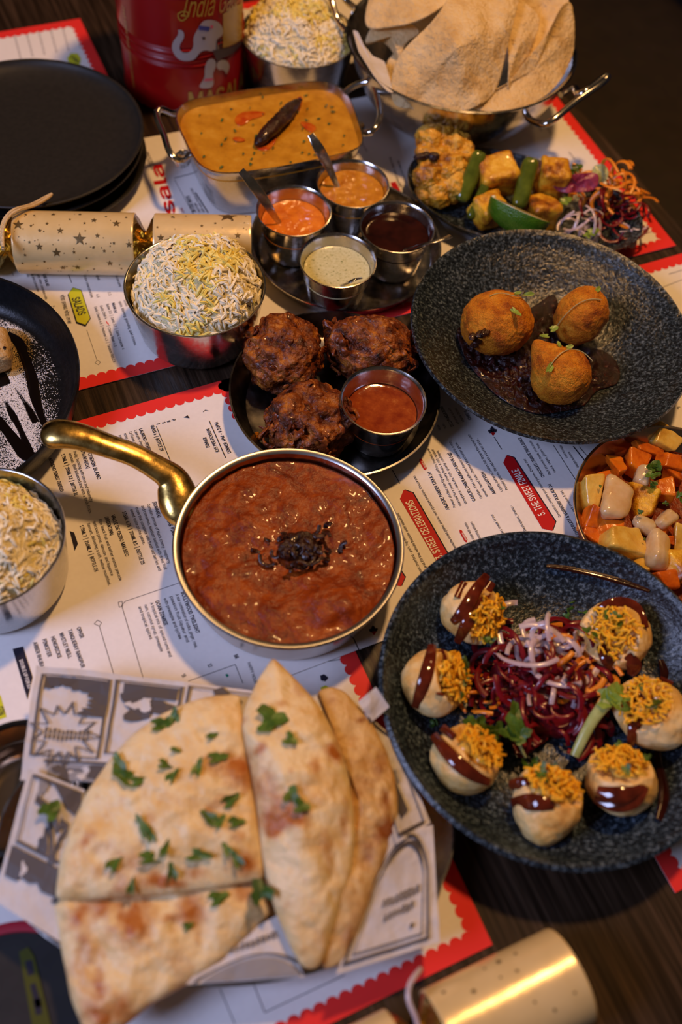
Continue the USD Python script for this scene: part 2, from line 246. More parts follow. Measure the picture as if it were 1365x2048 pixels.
def leaf(c, size, yaw, lobes=3, tilt=(0, 0), cup=.15, th=.0003, seed=0, nb=60, nr=6, aspect=.8):
    a = np.arange(nb) * 2 * np.pi / nb
    r = .62 + .38 * np.abs(np.cos(a * lobes / 2)) ** 1.3 + .05 * np.sin(a * 9 + seed); r *= np.where(np.cos(a) < -.85, .55, 1)
    b = np.stack([r * np.cos(a), aspect * r * np.sin(a), .12 * np.sin(a * 2 + seed) + cup * (r * np.sin(a)) ** 2], 1) * size
    b = Rn.from_euler('xyz', [tilt[0], tilt[1], yaw], degrees=True).apply(b) + np.asarray(c)
    return sheet3d(b, np.asarray(c) + [0, 0, -cup * size * .2], th, nr=nr, nb=nb, smooth=False)
def on(m, px, py, lift=0.0, k=3):
    """The point of a mesh's visible surface at a pixel."""
    P = m.vertices; q = pix(P); d = np.hypot(q[:, 0] - px, q[:, 1] - py); near = np.argsort(d)[:40]
    near = near[d[near] < max(6, d[near[0]] * 1.6)]; depth = (P[near] - EYE) @ fwd
    z = P[near[np.argsort(depth)[:k]], 2].mean() + lift
    return at(px, py, z)

# ---------------------------------------------------------------- the scene's objects
used = {}
def numbered(parent, name):
    k = used.get((parent, name), 0); used[(parent, name)] = k + 1
    return f'{parent}/{name}' + (f'_{k:03d}' if k else '')
def data(p, **kw):
    for k, v in kw.items():
        if v: p.SetCustomDataByKey(k, v)
WHERE = {}
def thing(name, label=None, cat=None, loc=(0, 0, 0), group=None, kind=None, rz=0):
    x = UsdGeom.Xform.Define(stage, numbered('/World', name)); x.AddTranslateOp().Set(Gf.Vec3d(*map(float, np.asarray(loc) + [0, 0, TZ])))
    if rz: x.AddRotateZOp().Set(float(rz))
    data(x.GetPrim(), label=label, category=cat, group=group, kind=kind); WHERE[str(x.GetPath())] = np.asarray(loc, float)
    return x
def part(parent, name, mesh, m, smooth=40, kind=None, label=None, toast=None):
    root = str(parent.GetPath()); o = WHERE[root]; path = numbered(root, name); WHERE[path] = o
    g = usdkit.mesh(stage, path, tm(mesh.vertices - o, mesh.faces), M[m], smooth=smooth)
    if toast is not None: UsdGeom.PrimvarsAPI(g).CreatePrimvar('toast', Sdf.ValueTypeNames.FloatArray, 'vertex').Set(Vt.FloatArray.FromNumpy(np.asarray(toast, np.float32)))
    data(g.GetPrim(), kind=kind, label=label); return g
def one(name, mesh, m, label, cat, group=None, kind=None, smooth=40):
    lo, hi = mesh.bounds; loc = np.array([(lo[0] + hi[0]) / 2, (lo[1] + hi[1]) / 2, lo[2]])
    path = numbered('/World', name); g = usdkit.mesh(stage, path, tm(mesh.vertices - loc, mesh.faces), M[m], smooth=smooth)
    g.AddTranslateOp().Set(Gf.Vec3d(*map(float, loc + [0, 0, TZ]))); WHERE[path] = loc
    data(g.GetPrim(), label=label, category=cat, group=group, kind=kind); return g
def copy(src, loc, label, group=None, rz=0):
    x = UsdGeom.Xform.Define(stage, numbered('/World', src.GetPath().name)); was = src.GetPrim().GetCustomData()
    x.AddTranslateOp().Set(Gf.Vec3d(*map(float, np.asarray(loc) + [0, 0, TZ]))); x.AddRotateZOp().Set(float(rz))
    x.GetPrim().GetReferences().AddInternalReference(src.GetPath()); x.GetPrim().SetInstanceable(True)
    data(x.GetPrim(), label=label, category=was['category'], group=group or was.get('group')); return x
# ---------------------------------------------------------------- room and table
E1, E2 = np.array([math.cos(math.radians(30)), math.sin(math.radians(30))]), np.array([-math.sin(math.radians(30)), math.cos(math.radians(30))])
def uv(u, v): return u * E1 + v * E2
def to_uv(p): p = np.asarray(p)[..., :2]; return np.stack([p @ E1, p @ E2], -1)
def ubox(u0, u1, v0, v1, z0, z1, r=.004):
    m = rbox((u1 - u0, v1 - v0, z1 - z0), ((u0 + u1) / 2, (v0 + v1) / 2, (z0 + z1) / 2), r=min(1, r / (min(u1 - u0, v1 - v0, z1 - z0) / 2)), sub=3)
    w = m.vertices.copy(); w[:, :2] = w[:, :1] * E1 + w[:, 1:2] * E2; return tm(w, m.faces)
def struct(name, mesh, m):
    g = one(name, mesh, m, None, None); data(g.GetPrim(), kind='structure'); return g
struct('floor', ubox(-2.2, 3.0, -1.8, 3.6, -TZ - .05, -TZ), 'floor')
struct('wall_back', ubox(-2.2, 3.0, 3.6, 3.7, -TZ, 1.9), 'wall')
struct('wall_right', ubox(3.0, 3.1, -1.8, 3.6, -TZ, 1.9), 'wall')
TU0, TU1, TV0, TV1 = -.24, .622, -.55, 1.75
t = thing('dining_table', 'long dark brown wooden dining table under all the dishes', 'table', (*uv(.19, .6), -TZ))
part(t, 'tabletop', ubox(TU0, TU1, TV0, TV1, -.032, 0, .003), 'wood')
for u in (TU0 + .09, TU1 - .09):
    for v in (TV0 + .12, TV1 - .12): part(t, 'leg', ubox(u - .035, u + .035, v - .035, v + .035, -TZ, -.032), 'wood')
t = thing('bench', 'low dark leather bench along the right edge of the table', 'bench', (*uv(1.05, .8), -TZ))
part(t, 'seat', ubox(.80, 1.28, -.7, 2.4, -.42, -.30, .03), 'leather', label='dark brown leather seat')
part(t, 'base', ubox(.86, 1.24, -.66, 2.36, -TZ, -.42), 'leather'); part(t, 'backrest', ubox(1.28, 1.42, -.7, 2.4, -.62, .30, .03), 'navy', label='almost black navy backrest')

# ---------------------------------------------------------------- lettering and print
FONTS = {k: (glob.glob('/opt/blender-*/*/datafiles/fonts/' + k) or [None])[0] for k in ('Inter.woff2', 'NotoSansDevanagari-Regular.woff2')}
from PIL import Image, ImageDraw, ImageFont
def letters(text, bold=False, font='Inter.woff2', size=44):
    """Lettering as a flat shape one capital high, from its outline; returns shape and width."""
    f = ImageFont.truetype(FONTS[font] or FONTS['Inter.woff2'], size); sw = 1 if bold else 0
    x0, y0, x1, y1 = f.getbbox(text, anchor='ls', stroke_width=sw)
    im = Image.new('L', (x1 - x0 + 8, y1 - y0 + 8)); ImageDraw.Draw(im).text((4 - x0, 4 - y0), text, 255, f, anchor='ls', stroke_width=sw)
    on_ = np.pad(np.asarray(im) > 127, ((0, 0), (1, 1))).astype(np.int8)
    r, s = np.nonzero(np.diff(on_, axis=1) == 1); e = np.nonzero(np.diff(on_, axis=1) == -1)[1]
    g = unary_union([sbox(a, -b - 1, c, -b) for a, b, c in zip(s, r, e)]).buffer(.5).buffer(-.5).simplify(.55)
    return g, x1 - x0 + 8, 4 - y0, size * .727
from shapely import affinity
INKZ = .00012
class Sheet:
    """A printed paper sheet on the table: u0..u1, v0..v1 in the table's own directions, at height z."""
    def __init__(s, label, u0, u1, v0, v1, z, sides, turn=0.0, clip=True):
        s.P = {}; s.z = z; s.c = uv((u0 + u1) / 2, (v0 + v1) / 2); a = math.radians(30 + turn); s.e1, s.e2 = np.array([math.cos(a), math.sin(a)]), np.array([-math.sin(a), math.cos(a)])
        s.w, s.h = u1 - u0, v1 - v0; s.th = .0003
        s.t = thing('menu_sheet', label, 'menu', (*s.c, z))
        m = trimesh.creation.box((s.w, s.h, s.th)); v = m.vertices; P = s.c + v[:, :1] * s.e1 + v[:, 1:2] * s.e2
        part(s.t, 'paper', tm(np.c_[P, v[:, 2] + z + s.th / 2], m.faces), 'paper', smooth=False)
        W, H, b, p = s.w / 2, s.h / 2, .0085, .0079; out = sbox(-W, -H, W, H); sh = []
        for side in sides:
            x0, x1, y0, y1 = dict(t=(-W, W, H - b, H), b=(-W, W, -H, -H + b), l=(-W, -W + b, -H, H), r=(W - b, W, -H, H))[side]; sh.append(sbox(x0, y0, x1, y1))
            n = int((s.w if side in 'tb' else s.h) / p)
            for k in range(n + 1):
                q = dict(t=(-W + k * p, H - b), b=(-W + k * p, -H + b), l=(-W + b, -H + k * p), r=(W - b, -H + k * p))[side]; sh.append(affinity.translate(DOT, *q))
        if sh:
            g = unary_union(sh).intersection(out); A = [s.e1[0], s.e2[0], s.e1[1], s.e2[1], s.c[0], s.c[1]]
            s.P.setdefault('red_ink', []).append(affinity.affine_transform(g, A))
    def add(s, ink, shape): s.P.setdefault(ink, []).append(shape)
    def quad(s, ink, pts, dz=0):
        s.add(ink, Polygon([at(x, y, s.z)[:2] for x, y in pts]))
    def line(s, ink, a, b, w=.0003):
        from shapely.geometry import LineString
        s.add(ink, LineString([at(*a, s.z)[:2], at(*b, s.z)[:2]]).buffer(w / 2, cap_style='flat'))
    def text(s, ink, txt, a, b, h=None, bold=False, font='Inter.woff2', shear=0):
        """txt along the mid-line from pixel a to pixel b, h metres high."""
        A, B = at(*a, s.z)[:2], at(*b, s.z)[:2]; L = np.linalg.norm(B - A); d = (B - A) / L; n = np.array([-d[1], d[0]])
        g, w, base, cap = letters(txt, bold, font); k = L / w; kh = (h / cap) if h else k * 1.25
        g = affinity.affine_transform(g, [k, k * shear, 0, kh, 0, (base - cap / 2) * kh])
        s.add(ink, affinity.affine_transform(g, [d[0], n[0], d[1], n[1], A[0], A[1]]))
    def done(s):
        names = dict(red_ink='border', black_ink='lettering', deep_red_ink='badge', lime_ink='badge', white_ink='badge_lettering', grey_ink='ruled_line', green_ink='dot', navy='badge_shadow', deep_red_text='red_lettering', red_mark='chili_mark')
        order = ['navy', 'grey_ink', 'red_ink', 'red_mark', 'lime_ink', 'deep_red_ink', 'green_ink', 'black_ink', 'deep_red_text', 'white_ink']
        shadow = []
        for k in sorted(s.P, key=order.index):
            z = s.z + s.th + .00006 + .00004 * order.index(k); mt = dict(navy='black_ink', deep_red_text='deep_red_ink', red_mark='red_ink').get(k, k)
            if k in ('navy', 'lime_ink', 'deep_red_ink'):
                for i, g in enumerate(s.P[k]):
                    if k == 'navy': shadow.append(poly_mesh(g.buffer(0), z)); continue
                    q = part(s.t, names[k], poly_mesh(g.buffer(0), z), mt, smooth=False, label=dict(lime_ink='lime green printed badge', deep_red_ink='deep red printed badge').get(k))
                    if i < len(shadow): part(q, 'badge_shadow', shadow[i], 'black_ink', smooth=False)
            else: part(s.t, names[k], join(*[poly_mesh(g.buffer(0), z) for g in s.P[k]]), mt, smooth=False, kind=None if k in ('red_ink', 'green_ink') else 'stuff', label='red scalloped printed border' if k == 'red_ink' else None)
from shapely.geometry import Point
DOT = Point(0, 0).buffer(.0041, 6)
def cs(ox, oy, k): return lambda x, y: (ox + x * k, oy + y * k)

# --- left side of the table, far to near
s = Sheet('red-bordered menu lying behind the stack of black plates', -.22, .172, .735, .994, .0004, 'tr')
for k in range(6):
    x = 30 + 24 * k; s.text('grey_ink', 'classic street food of the north', (x, 72 - 4 * k), (x + 12, 118 - 4 * k), .0022)
s.quad('lime_ink', [(134, 118), (142, 107), (156, 108), (162, 118), (160, 130), (140, 130)]); s.text('black_ink', 'CURRY', (143, 112), (158, 128), .004, True)
s.done()
s = Sheet('menu with the lime SALADS badge under the gold cracker', -.24, .158, .504, .763, .0008, 'b', -1.2)
c = cs(120, 520, .20513)
s.quad('navy', [c(74, 342), c(128, 268), c(210, 295), c(302, 575), c(250, 655), c(158, 622)]); s.quad('lime_ink', [c(84, 333), c(130, 274), c(205, 300), c(294, 574), c(250, 634), c(168, 606)])
s.text('black_ink', 'SALADS', c(150, 365), c(222, 545), .0066, True)
s.text('black_ink', 'थोडा हलका थोडा ताजा', c(18, 340), c(98, 628), .0034, font='NotoSansDevanagari-Regular.woff2')
s.line('grey_ink', c(262, 685), c(362, 980), .0004); s.line('grey_ink', c(80, 140), c(114, 226), .0004)
for a, b in (((368, 980), (396, 1000)), ((396, 1000), (376, 1026)), ((376, 1026), (342, 1005)), ((342, 1005), (368, 980))): s.line('grey_ink', c(*a), c(*b), .0004)
T = [('NAAN (v)', (518, 418), (550, 522), 1), ('Butter 3.5  |  Garlic 3.9  |  Garlic Coriander 4', (462, 430), (622, 880), 0), ('Garlic Chilli 4', (400, 445), (452, 580), 0), ('|  Cheese Naan 4.3', (470, 640), (545, 852), 0),
     ('Garlic Cheese 4.5  |  Peshwari 4.5  |  Tandoori Roti 3.5', (345, 455), (535, 1005), 0), ('spice. Warming, grounding, quiet richness.', (585, 405), (742, 840), 0), ('over slow-cooked lentils', (632, 395), (655, 455), 0),
     ('with slow-cooked spiced lamb.', (238, 138), (318, 376), 0), ('yoghurt.', (358, 138), (386, 208), 0), ('minced lamb', (545, 138), (592, 270), 0), ('2.3', (478, 314), (492, 352), 0), ('4.5', (362, 334), (380, 374), 0)]
for x, a, b, k in T: s.text('black_ink', x, c(*a), c(*b), .0024 if k else .0023, bool(k))
for dx in (0, 14):
    s.quad('red_mark', [c(448 + dx, 600 + dx), c(456 + dx, 598 + dx), c(466 + dx, 622 + dx), c(460 + dx, 626 + dx)])
c = cs(0, 540, .249)
for x, a, b, k in [('HOUSE SALAD', (345, 12), (388, 135), 1), ('tomato, onion, cucumber with', (300, 12), (375, 240), 0), ('lime and coriander', (250, 12), (312, 180), 0), ('(vg) fresh leaves', (212, 12), (232, 60), 0), ('6', (432, 288), (440, 302), 0)]:
    s.text('black_ink', x, c(*a), c(*b), .0024 if k else .0022, bool(k))
s.line('grey_ink', c(545, 20), c(578, 105), .0004); s.line('grey_ink', c(96, 14), c(108, 48), .0004)
s.done()
s = Sheet('lowest paper menu, its red corner showing beside the naan and gold cracker', -.24, .1515, .0165, .262, .0004, 'br')
s.line('grey_ink', (505, 1962), (530, 2025), .0006); s.line('grey_ink', (530, 2025), (690, 1950), .0006); s.line('grey_ink', (440, 1978), (470, 2048), .0005)
c = cs(640, 1260, .2784)
s.quad('lime_ink', [c(5, 415), c(40, 400), c(65, 412), c(100, 415), c(85, 440), c(40, 466), c(12, 440)]); s.quad('black_ink', [c(2, 330), c(30, 320), c(60, 345), c(40, 372), c(8, 366)])
s.line('grey_ink', c(20, 230), c(250, 200), .0006)
s.done()
# --- the drinks menu in the middle
s = Sheet('drinks menu listing wines and gins under the brass pan handle', -.24, .1535, .217, .4725, .0016, 't')
W_, H_ = s.w / 2, s.h / 2
g = unary_union([sbox(W_ - .0085, H_ - .0085 - .0079 * 4, W_, H_)] + [affinity.translate(DOT, W_ - .0085, H_ - .006 - .0079 * j) for j in range(5)]).intersection(sbox(-W_, -H_, W_, H_))
s.add('red_ink', affinity.affine_transform(g, [s.e1[0], s.e2[0], s.e1[1], s.e2[1], *s.c]))
c = cs(100, 760, .29304)
for x, a, b, k in [('LAURENT-PERRIER', (618, 332), (690, 508), 1), ('Laurent-Perrier Brut', (583, 342), (660, 520), 0), ('La Cuvee is dry', (548, 352), (596, 470), 0), ('notes of citrus', (512, 364), (556, 470), 0), ('and peach', (478, 376), (508, 446), 0), ('BOTTLE', (436, 388), (462, 450), 1),
                   ('GLASS 6  |  BOTTLE 29', (697, 310), (768, 490), 1), ('CHENIN BLANC', (270, 498), (338, 682), 1), ('(SOUTH AFRICA)', (208, 440), (264, 608), 1), ('fruity, bursting with citrus and minerality', (170, 485), (288, 835), 0),
                   ('aromas. Well balanced and with a fresh finish.', (138, 500), (280, 915), 0), ('175ML 6  |  250ML 7.3  |  BOTTLE 21', (88, 505), (182, 792), 1), ('MORENO PINOT GRIGIO', (2, 535), (86, 765), 1), ('P', (842, 268), (847, 282), 1), ('W', (808, 278), (814, 292), 1), ('S', (775, 288), (780, 300), 1), ('8', (738, 298), (742, 308), 1),
                   ('DINNER', (1082, 466), (1054, 392), 1), ('£35 PER PERSON', (1147, 497), (1076, 333), 1), ('DINNER 4PM - 9.30PM', (1228, 505), (1133, 288), 1)]:
    s.text('black_ink', x, c(*a), c(*b), .0026 if k else .0023, bool(k))
s.line('black_ink', c(726, 318), c(845, 608), .0004); s.line('black_ink', c(1087, 280), c(1200, 534), .0006)
s.quad('black_ink', [c(914, 258), c(940, 244), c(954, 264)]); s.line('black_ink', c(1046, 222), c(1062, 208), .0004); s.line('black_ink', c(1062, 208), c(1082, 214), .0004)
c = cs(0, 850, .5128)
for x, a, b, k in [('CRAMELE RECAS PINOT NOIR', (627, 292), (700, 480), 1), ('(ROMANIA)', (602, 298), (623, 363), 1), ('Complex aromas of black cherry, raspberry', (578, 307), (662, 543), 0), ('and cinnamon. Medium bodied with dried fruit', (556, 315), (648, 566), 0),
                   ('notes that complete with fresh red berries and', (533, 322), (626, 571), 0), ('sweet spice on the palate.', (513, 329), (565, 468), 0), ('175ML 6.75  |  250ML 8.5  |  BOTTLE 25', (483, 337), (560, 546), 1), ('VALLE DE CEIBO MALBEC', (440, 350), (498, 514), 1), ('(ARGENTINA)', (415, 357), (439, 432), 1),
                   ('Ripe black fruit and leather aromas precede', (390, 367), (473, 609), 0), ('delicious prune, damson, and liquorice', (367, 375), (440, 590), 0), ('flavours, delivering a soft, mellow mouthfeel.', (345, 383), (430, 628), 0), ('175ML 7  |  250ML 9  |  BOTTLE 26', (318, 391), (378, 574), 1),
                   ('OPHIR', (306, 788), (322, 832), 1), ('TANQUERAY RANGPUR', (272, 797), (326, 948), 1), ('WHITLEY NEILL', (238, 810), (276, 912), 1), ('HENDRICKS', (205, 824), (235, 911), 1), ('PINKSTER', (172, 834), (196, 906), 1), ('ARBER RHUBARB', (136, 846), (172, 965), 1),
                   ('BOLLYWOOD TWILIGHT', (712, 650), (774, 815), 1), ('A star combination of vodka, ginger, rose,', (690, 660), (768, 872), 0), ('passion fruit liqueur and', (668, 667), (735, 850), 0), ('with pineapple and lychee', (643, 675), (706, 837), 0), ('GOAN ZOMBIE', (612, 684), (649, 784), 1), ('A tropical mix of spiced rums and', (591, 692), (668, 907), 0),
                   ('rum, coconut syrup, pineapple', (568, 700), (633, 886), 0), ('and tropical spices', (545, 707), (592, 838), 0), ('BAR', (918, 896), (926, 912), 1), ('12', (816, 932), (824, 946), 1), ('10', (714, 972), (722, 984), 1), ('HAPPY HOUR', (970, 925), (1000, 1010), 0)]:
    s.text('black_ink', x, c(*a), c(*b), .0026 if k else .0022, bool(k))
for a, b in [((475, 704), (560, 990)), ((475, 704), (490, 688)), ((490, 688), (720, 610)), ((462, 692), (476, 688)), ((476, 688), (480, 706)), ((480, 706), (466, 712)), ((466, 712), (462, 692)), ((388, 786), (448, 985)), ((381, 762), (397, 772)), ((397, 772), (388, 786)), ((388, 786), (368, 776)), ((368, 776), (381, 762)), ((735, 1000), (918, 935)), ((918, 935), (948, 1008))]:
    s.line('grey_ink', c(*a), c(*b), .0005)
s.quad('black_ink', [c(50, 875), c(90, 865), c(128, 985), c(108, 1072)]); s.text('white_ink', 'DOUBLE UP FOR £3', c(82, 915), c(118, 1030), .0022, True); s.quad('black_ink', [c(273, 415), c(290, 421), c(305, 465), c(292, 492)])
s.quad('green_ink', [c(879, 975), c(886, 971), c(893, 978), c(886, 986)]); s.quad('lime_ink', [c(-30, 1050), c(2, 1055), c(26, 1140), c(-30, 1160)]); s.text('black_ink', 'GIN', c(-2, 1098), c(10, 1135), .004, True)
s.done()
# --- right side of the table
s = Sheet('farthest menu, a red strip of it showing behind the bowl of rice', .335, .604, .835, .972, .0004, 't'); s.done()
s = Sheet('menu with red masala heading under the dal dish and paneer plate', .156, .604, .487, .778, .0006, 'rb', -1.5)
s.text('deep_red_text', 'masala', (366, 520), (309, 322), .0115, True)
c = cs(270, 250, .21245)
for x, a, b, k in [('IN FIVE WAYS', (560, 830), (492, 670), 1), ('with your choice of rice', (650, 830), (525, 600), 0), ('a feast of plates', (610, 830), (560, 740), 0), ('small plates to share', (205, 450), (110, 250), 0), ('served with chutney', (165, 430), (90, 260), 0)]:
    s.text('black_ink', x, c(*a), c(*b), .0036 if k else .0026, bool(k))
s.text('deep_red_text', 'curries', c(455, 832), c(430, 785), .003); s.line('black_ink', c(370, 505), c(560, 455), .0007); s.line('grey_ink', c(375, 520), c(560, 860), .0005); s.line('black_ink', c(570, 640), c(690, 830), .001)
for k in range(5): s.text('grey_ink', 'black dal and saffron rice', (1030 + 18 * k, 248 + 5 * k), (1016 + 18 * k, 226 + 5 * k), .0022)
for k, (a, b) in enumerate([((800, 375), (780, 315)), ((812, 368), (796, 322)), ((812, 395), (800, 366)), ((735, 305), (722, 285)), ((1150, 320), (1138, 305))]): s.text('black_ink', 'smoked over charcoal', a, b, .0022)
s.quad('deep_red_ink', [(781, 366), (792, 364), (802, 384), (790, 388)])
s.done()
s = Sheet('festive set menu with red STREET CELEBRATIONS and SWEET FINALE badges', .1545, .604, .217, .470, .0010, 't')
c = cs(740, 820, .32234)
for P in ([(187, 553), (210, 498), (265, 516), (520, 960), (500, 1010), (440, 985)], [(828, 331), (847, 283), (893, 298), (1152, 697), (1133, 752), (1070, 738)], [(185, 990), (218, 1040), (194, 1096), (150, 1085), (120, 1040)]):
    s.quad('deep_red_ink', [c(*p) for p in P]); q = np.array(P, float) + [7, -4]; s.quad('navy', [c(*p) for p in q])
s.text('white_ink', '3. STREET CELEBRATIONS', c(436, 928), c(238, 562), .0058, True); s.text('white_ink', '5. THE SWEET FINALE', c(1072, 660), c(896, 368), .0058, True)
for P in ([(308, 305), (322, 305), (354, 362), (348, 376), (336, 372), (308, 322)], [(556, 744), (570, 748), (606, 806), (600, 824), (588, 818), (558, 762)]): s.quad('deep_red_ink', [c(*p) for p in P])
for a, b in (((348, 366), (322, 318)), ((600, 812), (572, 762))): s.text('white_ink', 'GREEN', c(*a), c(*b), .0012, True)
for x, a, b, k in [('ANJEERI PANEER TIKKA (v)', (487, 624), (362, 384), 1), ('Paneer stuffed with fig and saffron, roasted over', (528, 610), (358, 238), 0), ('charcoal for a sweet-smoky finish. A soft-spoken', (563, 600), (386, 244), 0), ('showpiece - delicate, rich, quietly confident.', (598, 588), (416, 252), 0),
                   ('CAULIFLOWER MANCHURIAN (vg)', (650, 570), (486, 265), 1), ('Golden-fried cauliflower florets coated in a rich,', (693, 553), (492, 193), 0), ('umami-laced Indo-Chinese Manchurian glaze.', (728, 542), (530, 203), 0), ('AMRITSARI FISH', (774, 524), (695, 386), 1), ('Lightly battered Indian fish fingers flavoured with', (820, 510), (612, 153), 0),
                   ('Punjabi spices. Served with a curried tartar.', (852, 500), (660, 180), 0), ('CHOCOLATE ORANGE INDULGENCE', (1076, 422), (925, 172), 1), ('Rich brownie base, chocolate', (1118, 406), (990, 192), 0), ('sauce, vegan, gluten-free.', (1148, 392), (1032, 208), 0), ('CHERRY CHOCOLATE & RASPBERRY ROULADE (v)', (1330, 850), (1108, 460), 1), ('with dark mousse & tart', (1290, 672), (1185, 502), 0),
                   ('Desserts to complete your festive journey. Choose one:', (1180, 668), (955, 305), 0), ("A classic street food - puri's. Pop the whole bauble into your mouth to enjoy the full burst", (330, 1035), (52, 478), 0), ('and fill the whole bauble with tamarind', (348, 985), (170, 640), 0), ('Favourite street plates and our own signature creations. Choose one:', (536, 872), (272, 410), 0),
                   ('all fillers made in our', (850, 810), (752, 648), 0), ('with Deshi spices, tandoor-', (985, 790), (872, 590), 0), ('comforting whispers', (690, 815), (626, 695), 0), ('our sugar with molten', (650, 828), (590, 700), 0), ('DILLI PANEER BUNS', (514, 108), (440, -20), 1), ('soft paneer buns with', (548, 92), (490, -10), 0), ('a popular Old Delhi', (580, 78), (530, -10), 0), ("CHEF'S", (624, 66), (590, 4), 1),
                   ('Delicate', (436, 130), (420, 96), 0), ('coconut', (470, 120), (452, 88), 0), ('a vegan chef is available', (1220, 300), (1180, 222), 0), ('allergen assistance', (1290, 360), (1230, 262), 0)]:
    s.text('black_ink', x, c(*a), c(*b), .0026 if k else .0021, bool(k))
for a, b, w in [((770, 170), (818, 247), .0005), ((1138, 220), (1282, 445), .0004), ((1262, 228), (1340, 325), .0009), ((1300, 232), (1350, 290), .0004), ((140, 375), (187, 459), .0005)]: s.line('black_ink', c(*a), c(*b), w)
def holly(cx, cy, k):
    for a, ln in ((100, 1), (155, .85), (40, .8)):
        n = np.arange(13) / 12; w = .42 * np.sin(n * np.pi) * (1 - .45 * (np.arange(13) % 2)); ax, ay = math.cos(math.radians(a)), -math.sin(math.radians(a))
        up = [(cx + k * ln * (t * ax - q * ay), cy + k * ln * (t * ay + q * ax)) for t, q in zip(n, w)]; dn = [(cx + k * ln * (t * ax + q * ay), cy + k * ln * (t * ay - q * ax)) for t, q in zip(n, w)][::-1]
        s.quad('black_ink', up + dn)
    for dx, dy in ((-.1, .12), (.14, .12), (.02, .3)): s.add('deep_red_text', Point(*at(cx + k * dx, cy + k * dy, s.z)[:2]).buffer(.0009, 4))
holly(986, 866, 13); holly(748, 1264, 13); holly(781, 925, 11)
s.line('black_ink', (1338, 549), (1365, 541), .0004); s.line('black_ink', (1240, 850), (1300, 845), .0004)
for a, b in (((1282, 592), (1365, 560)), ): s.line('grey_ink', a, b, .0006)
s.text('black_ink', 'A', (1354, 820), (1360, 812), .002)
s.done()
s = Sheet('menu at the right of the speckled chaat plate with only a red corner in view', .270, .60, -.002, .20, .0004, 'bl'); s.done()
# ---------------------------------------------------------------- vessels
def bowl_prof(R, h, rb, t=.0009, foot=.010, taper=1.0):
    """Outer side up, over the rim, inner side down: a straight-sided bowl with a rounded foot."""
    out = [(1e-5, 0), (rb - foot, 0)] + [(rb - foot + foot * math.sin(a), foot - foot * math.cos(a)) for a in np.linspace(.2, 1.4, 7)]
    out += [(rb + (R - rb) * k, foot * .85 + (h - foot * .85) * k) for k in np.linspace(.15, 1, 8)]
    inn = [(max(1e-5, r - t), z + (t if z < h * .5 else 0)) for r, z in out[::-1]]
    rim = [(R + .0006, h + .0004), (R + .0004, h + .0010), (R - .0004, h + .0011), (R - t - .0003, h + .0006)]
    return out + rim + inn
def from_fit(cx, cy, r, h): k = CH - h; return np.array([cx * k, cy * k]), r * k
def ppm0(P): return FPX / ((np.asarray(P) - EYE) @ fwd)
# --- three bowls of rice
def grain(n=5, k=9):
    L, r, bend = .0112, .00122, .0013
    x = np.linspace(-1, 1, k); rad = r * np.sqrt(np.maximum(1 - np.abs(x) ** 3, .02))
    a = np.arange(n) * 2 * np.pi / n
    return loft([np.stack([np.full(n, xx * L / 2), rr * np.cos(a), rr * np.sin(a) + bend * (1 - xx * xx)], 1) for xx, rr in zip(x, rad)])
G0 = grain()
def grains(pts, nrm, seed, lo=.5, hi=1.15, tilt=.42, scale=1.0):
    r = np.random.default_rng(seed); V, F = [], []
    for i, (p, nn) in enumerate(zip(pts, nrm)):
        y = r.uniform(0, 2 * np.pi); d = np.array([math.cos(y), math.sin(y), 0]); d -= nn * (d @ nn); d /= np.linalg.norm(d)
        d = d + nn * r.normal(0, tilt); d /= np.linalg.norm(d); b = np.cross(nn, d); b /= np.linalg.norm(b); q = np.cross(d, b)
        V.append((G0.vertices * (r.uniform(lo, hi) * scale)) @ np.array([d, b, q]) + p); F.append(G0.faces + len(G0.vertices) * i)
    return tm(np.vstack(V), np.vstack(F))
def rice_heap(R, z0, top, off, seed):
    def hgt(x, y):
        d = np.hypot(x - off[0], y - off[1]) / R
        e = np.hypot(x, y) / R
        P = np.stack([x, y, 0 * x], -1)
        return z0 + top * np.clip(1 - d ** 2 * .75, 0, 1) * np.clip((1 - e) * 7, 0, 1) ** .5 + .014 * noise3(P, 55, seed, 3) - .004 * (e > .93)
    r = np.random.default_rng(seed)
    def scatter(n, lift=0.0, lim=.95):
        q = r.uniform(-1, 1, (3 * n, 2)); q = q[np.hypot(*q.T) < lim][:n] * R; z = hgt(q[:, 0], q[:, 1]); e = 1e-3
        nn = np.stack([-(hgt(q[:, 0] + e, q[:, 1]) - z) / e, -(hgt(q[:, 0], q[:, 1] + e) - z) / e, np.ones(len(q))], 1); nn /= np.linalg.norm(nn, axis=1, keepdims=True)
        return np.c_[q, z + lift + r.uniform(-.0012, .0016, len(q))], nn
    nr, nb = 30, 80; ss = np.linspace(1, .01, nr); a = np.arange(nb) * 2 * np.pi / nb
    x, y = ss[:, None] * R * .97 * np.cos(a), ss[:, None] * R * .97 * np.sin(a); z = hgt(x, y) + .0009; ring = [np.stack([x[i], y[i], z[i]], 1) for i in range(nr)]
    low = ring[0].copy(); low[:, 2] = z0 - .012; low[:, :2] *= .98
    bed = loft(ring[::-1] + [low]); bed = fixn(bed)
    p, nn = scatter(1500); col = noise3(p, 40, seed + 5, 2) + r.normal(0, .06, len(p)) > .02
    return bed, grains(p[~col], nn[~col], seed + 1), grains(p[col], nn[col], seed + 2), grains(*scatter(34, .0016), seed + 3, scale=.42)
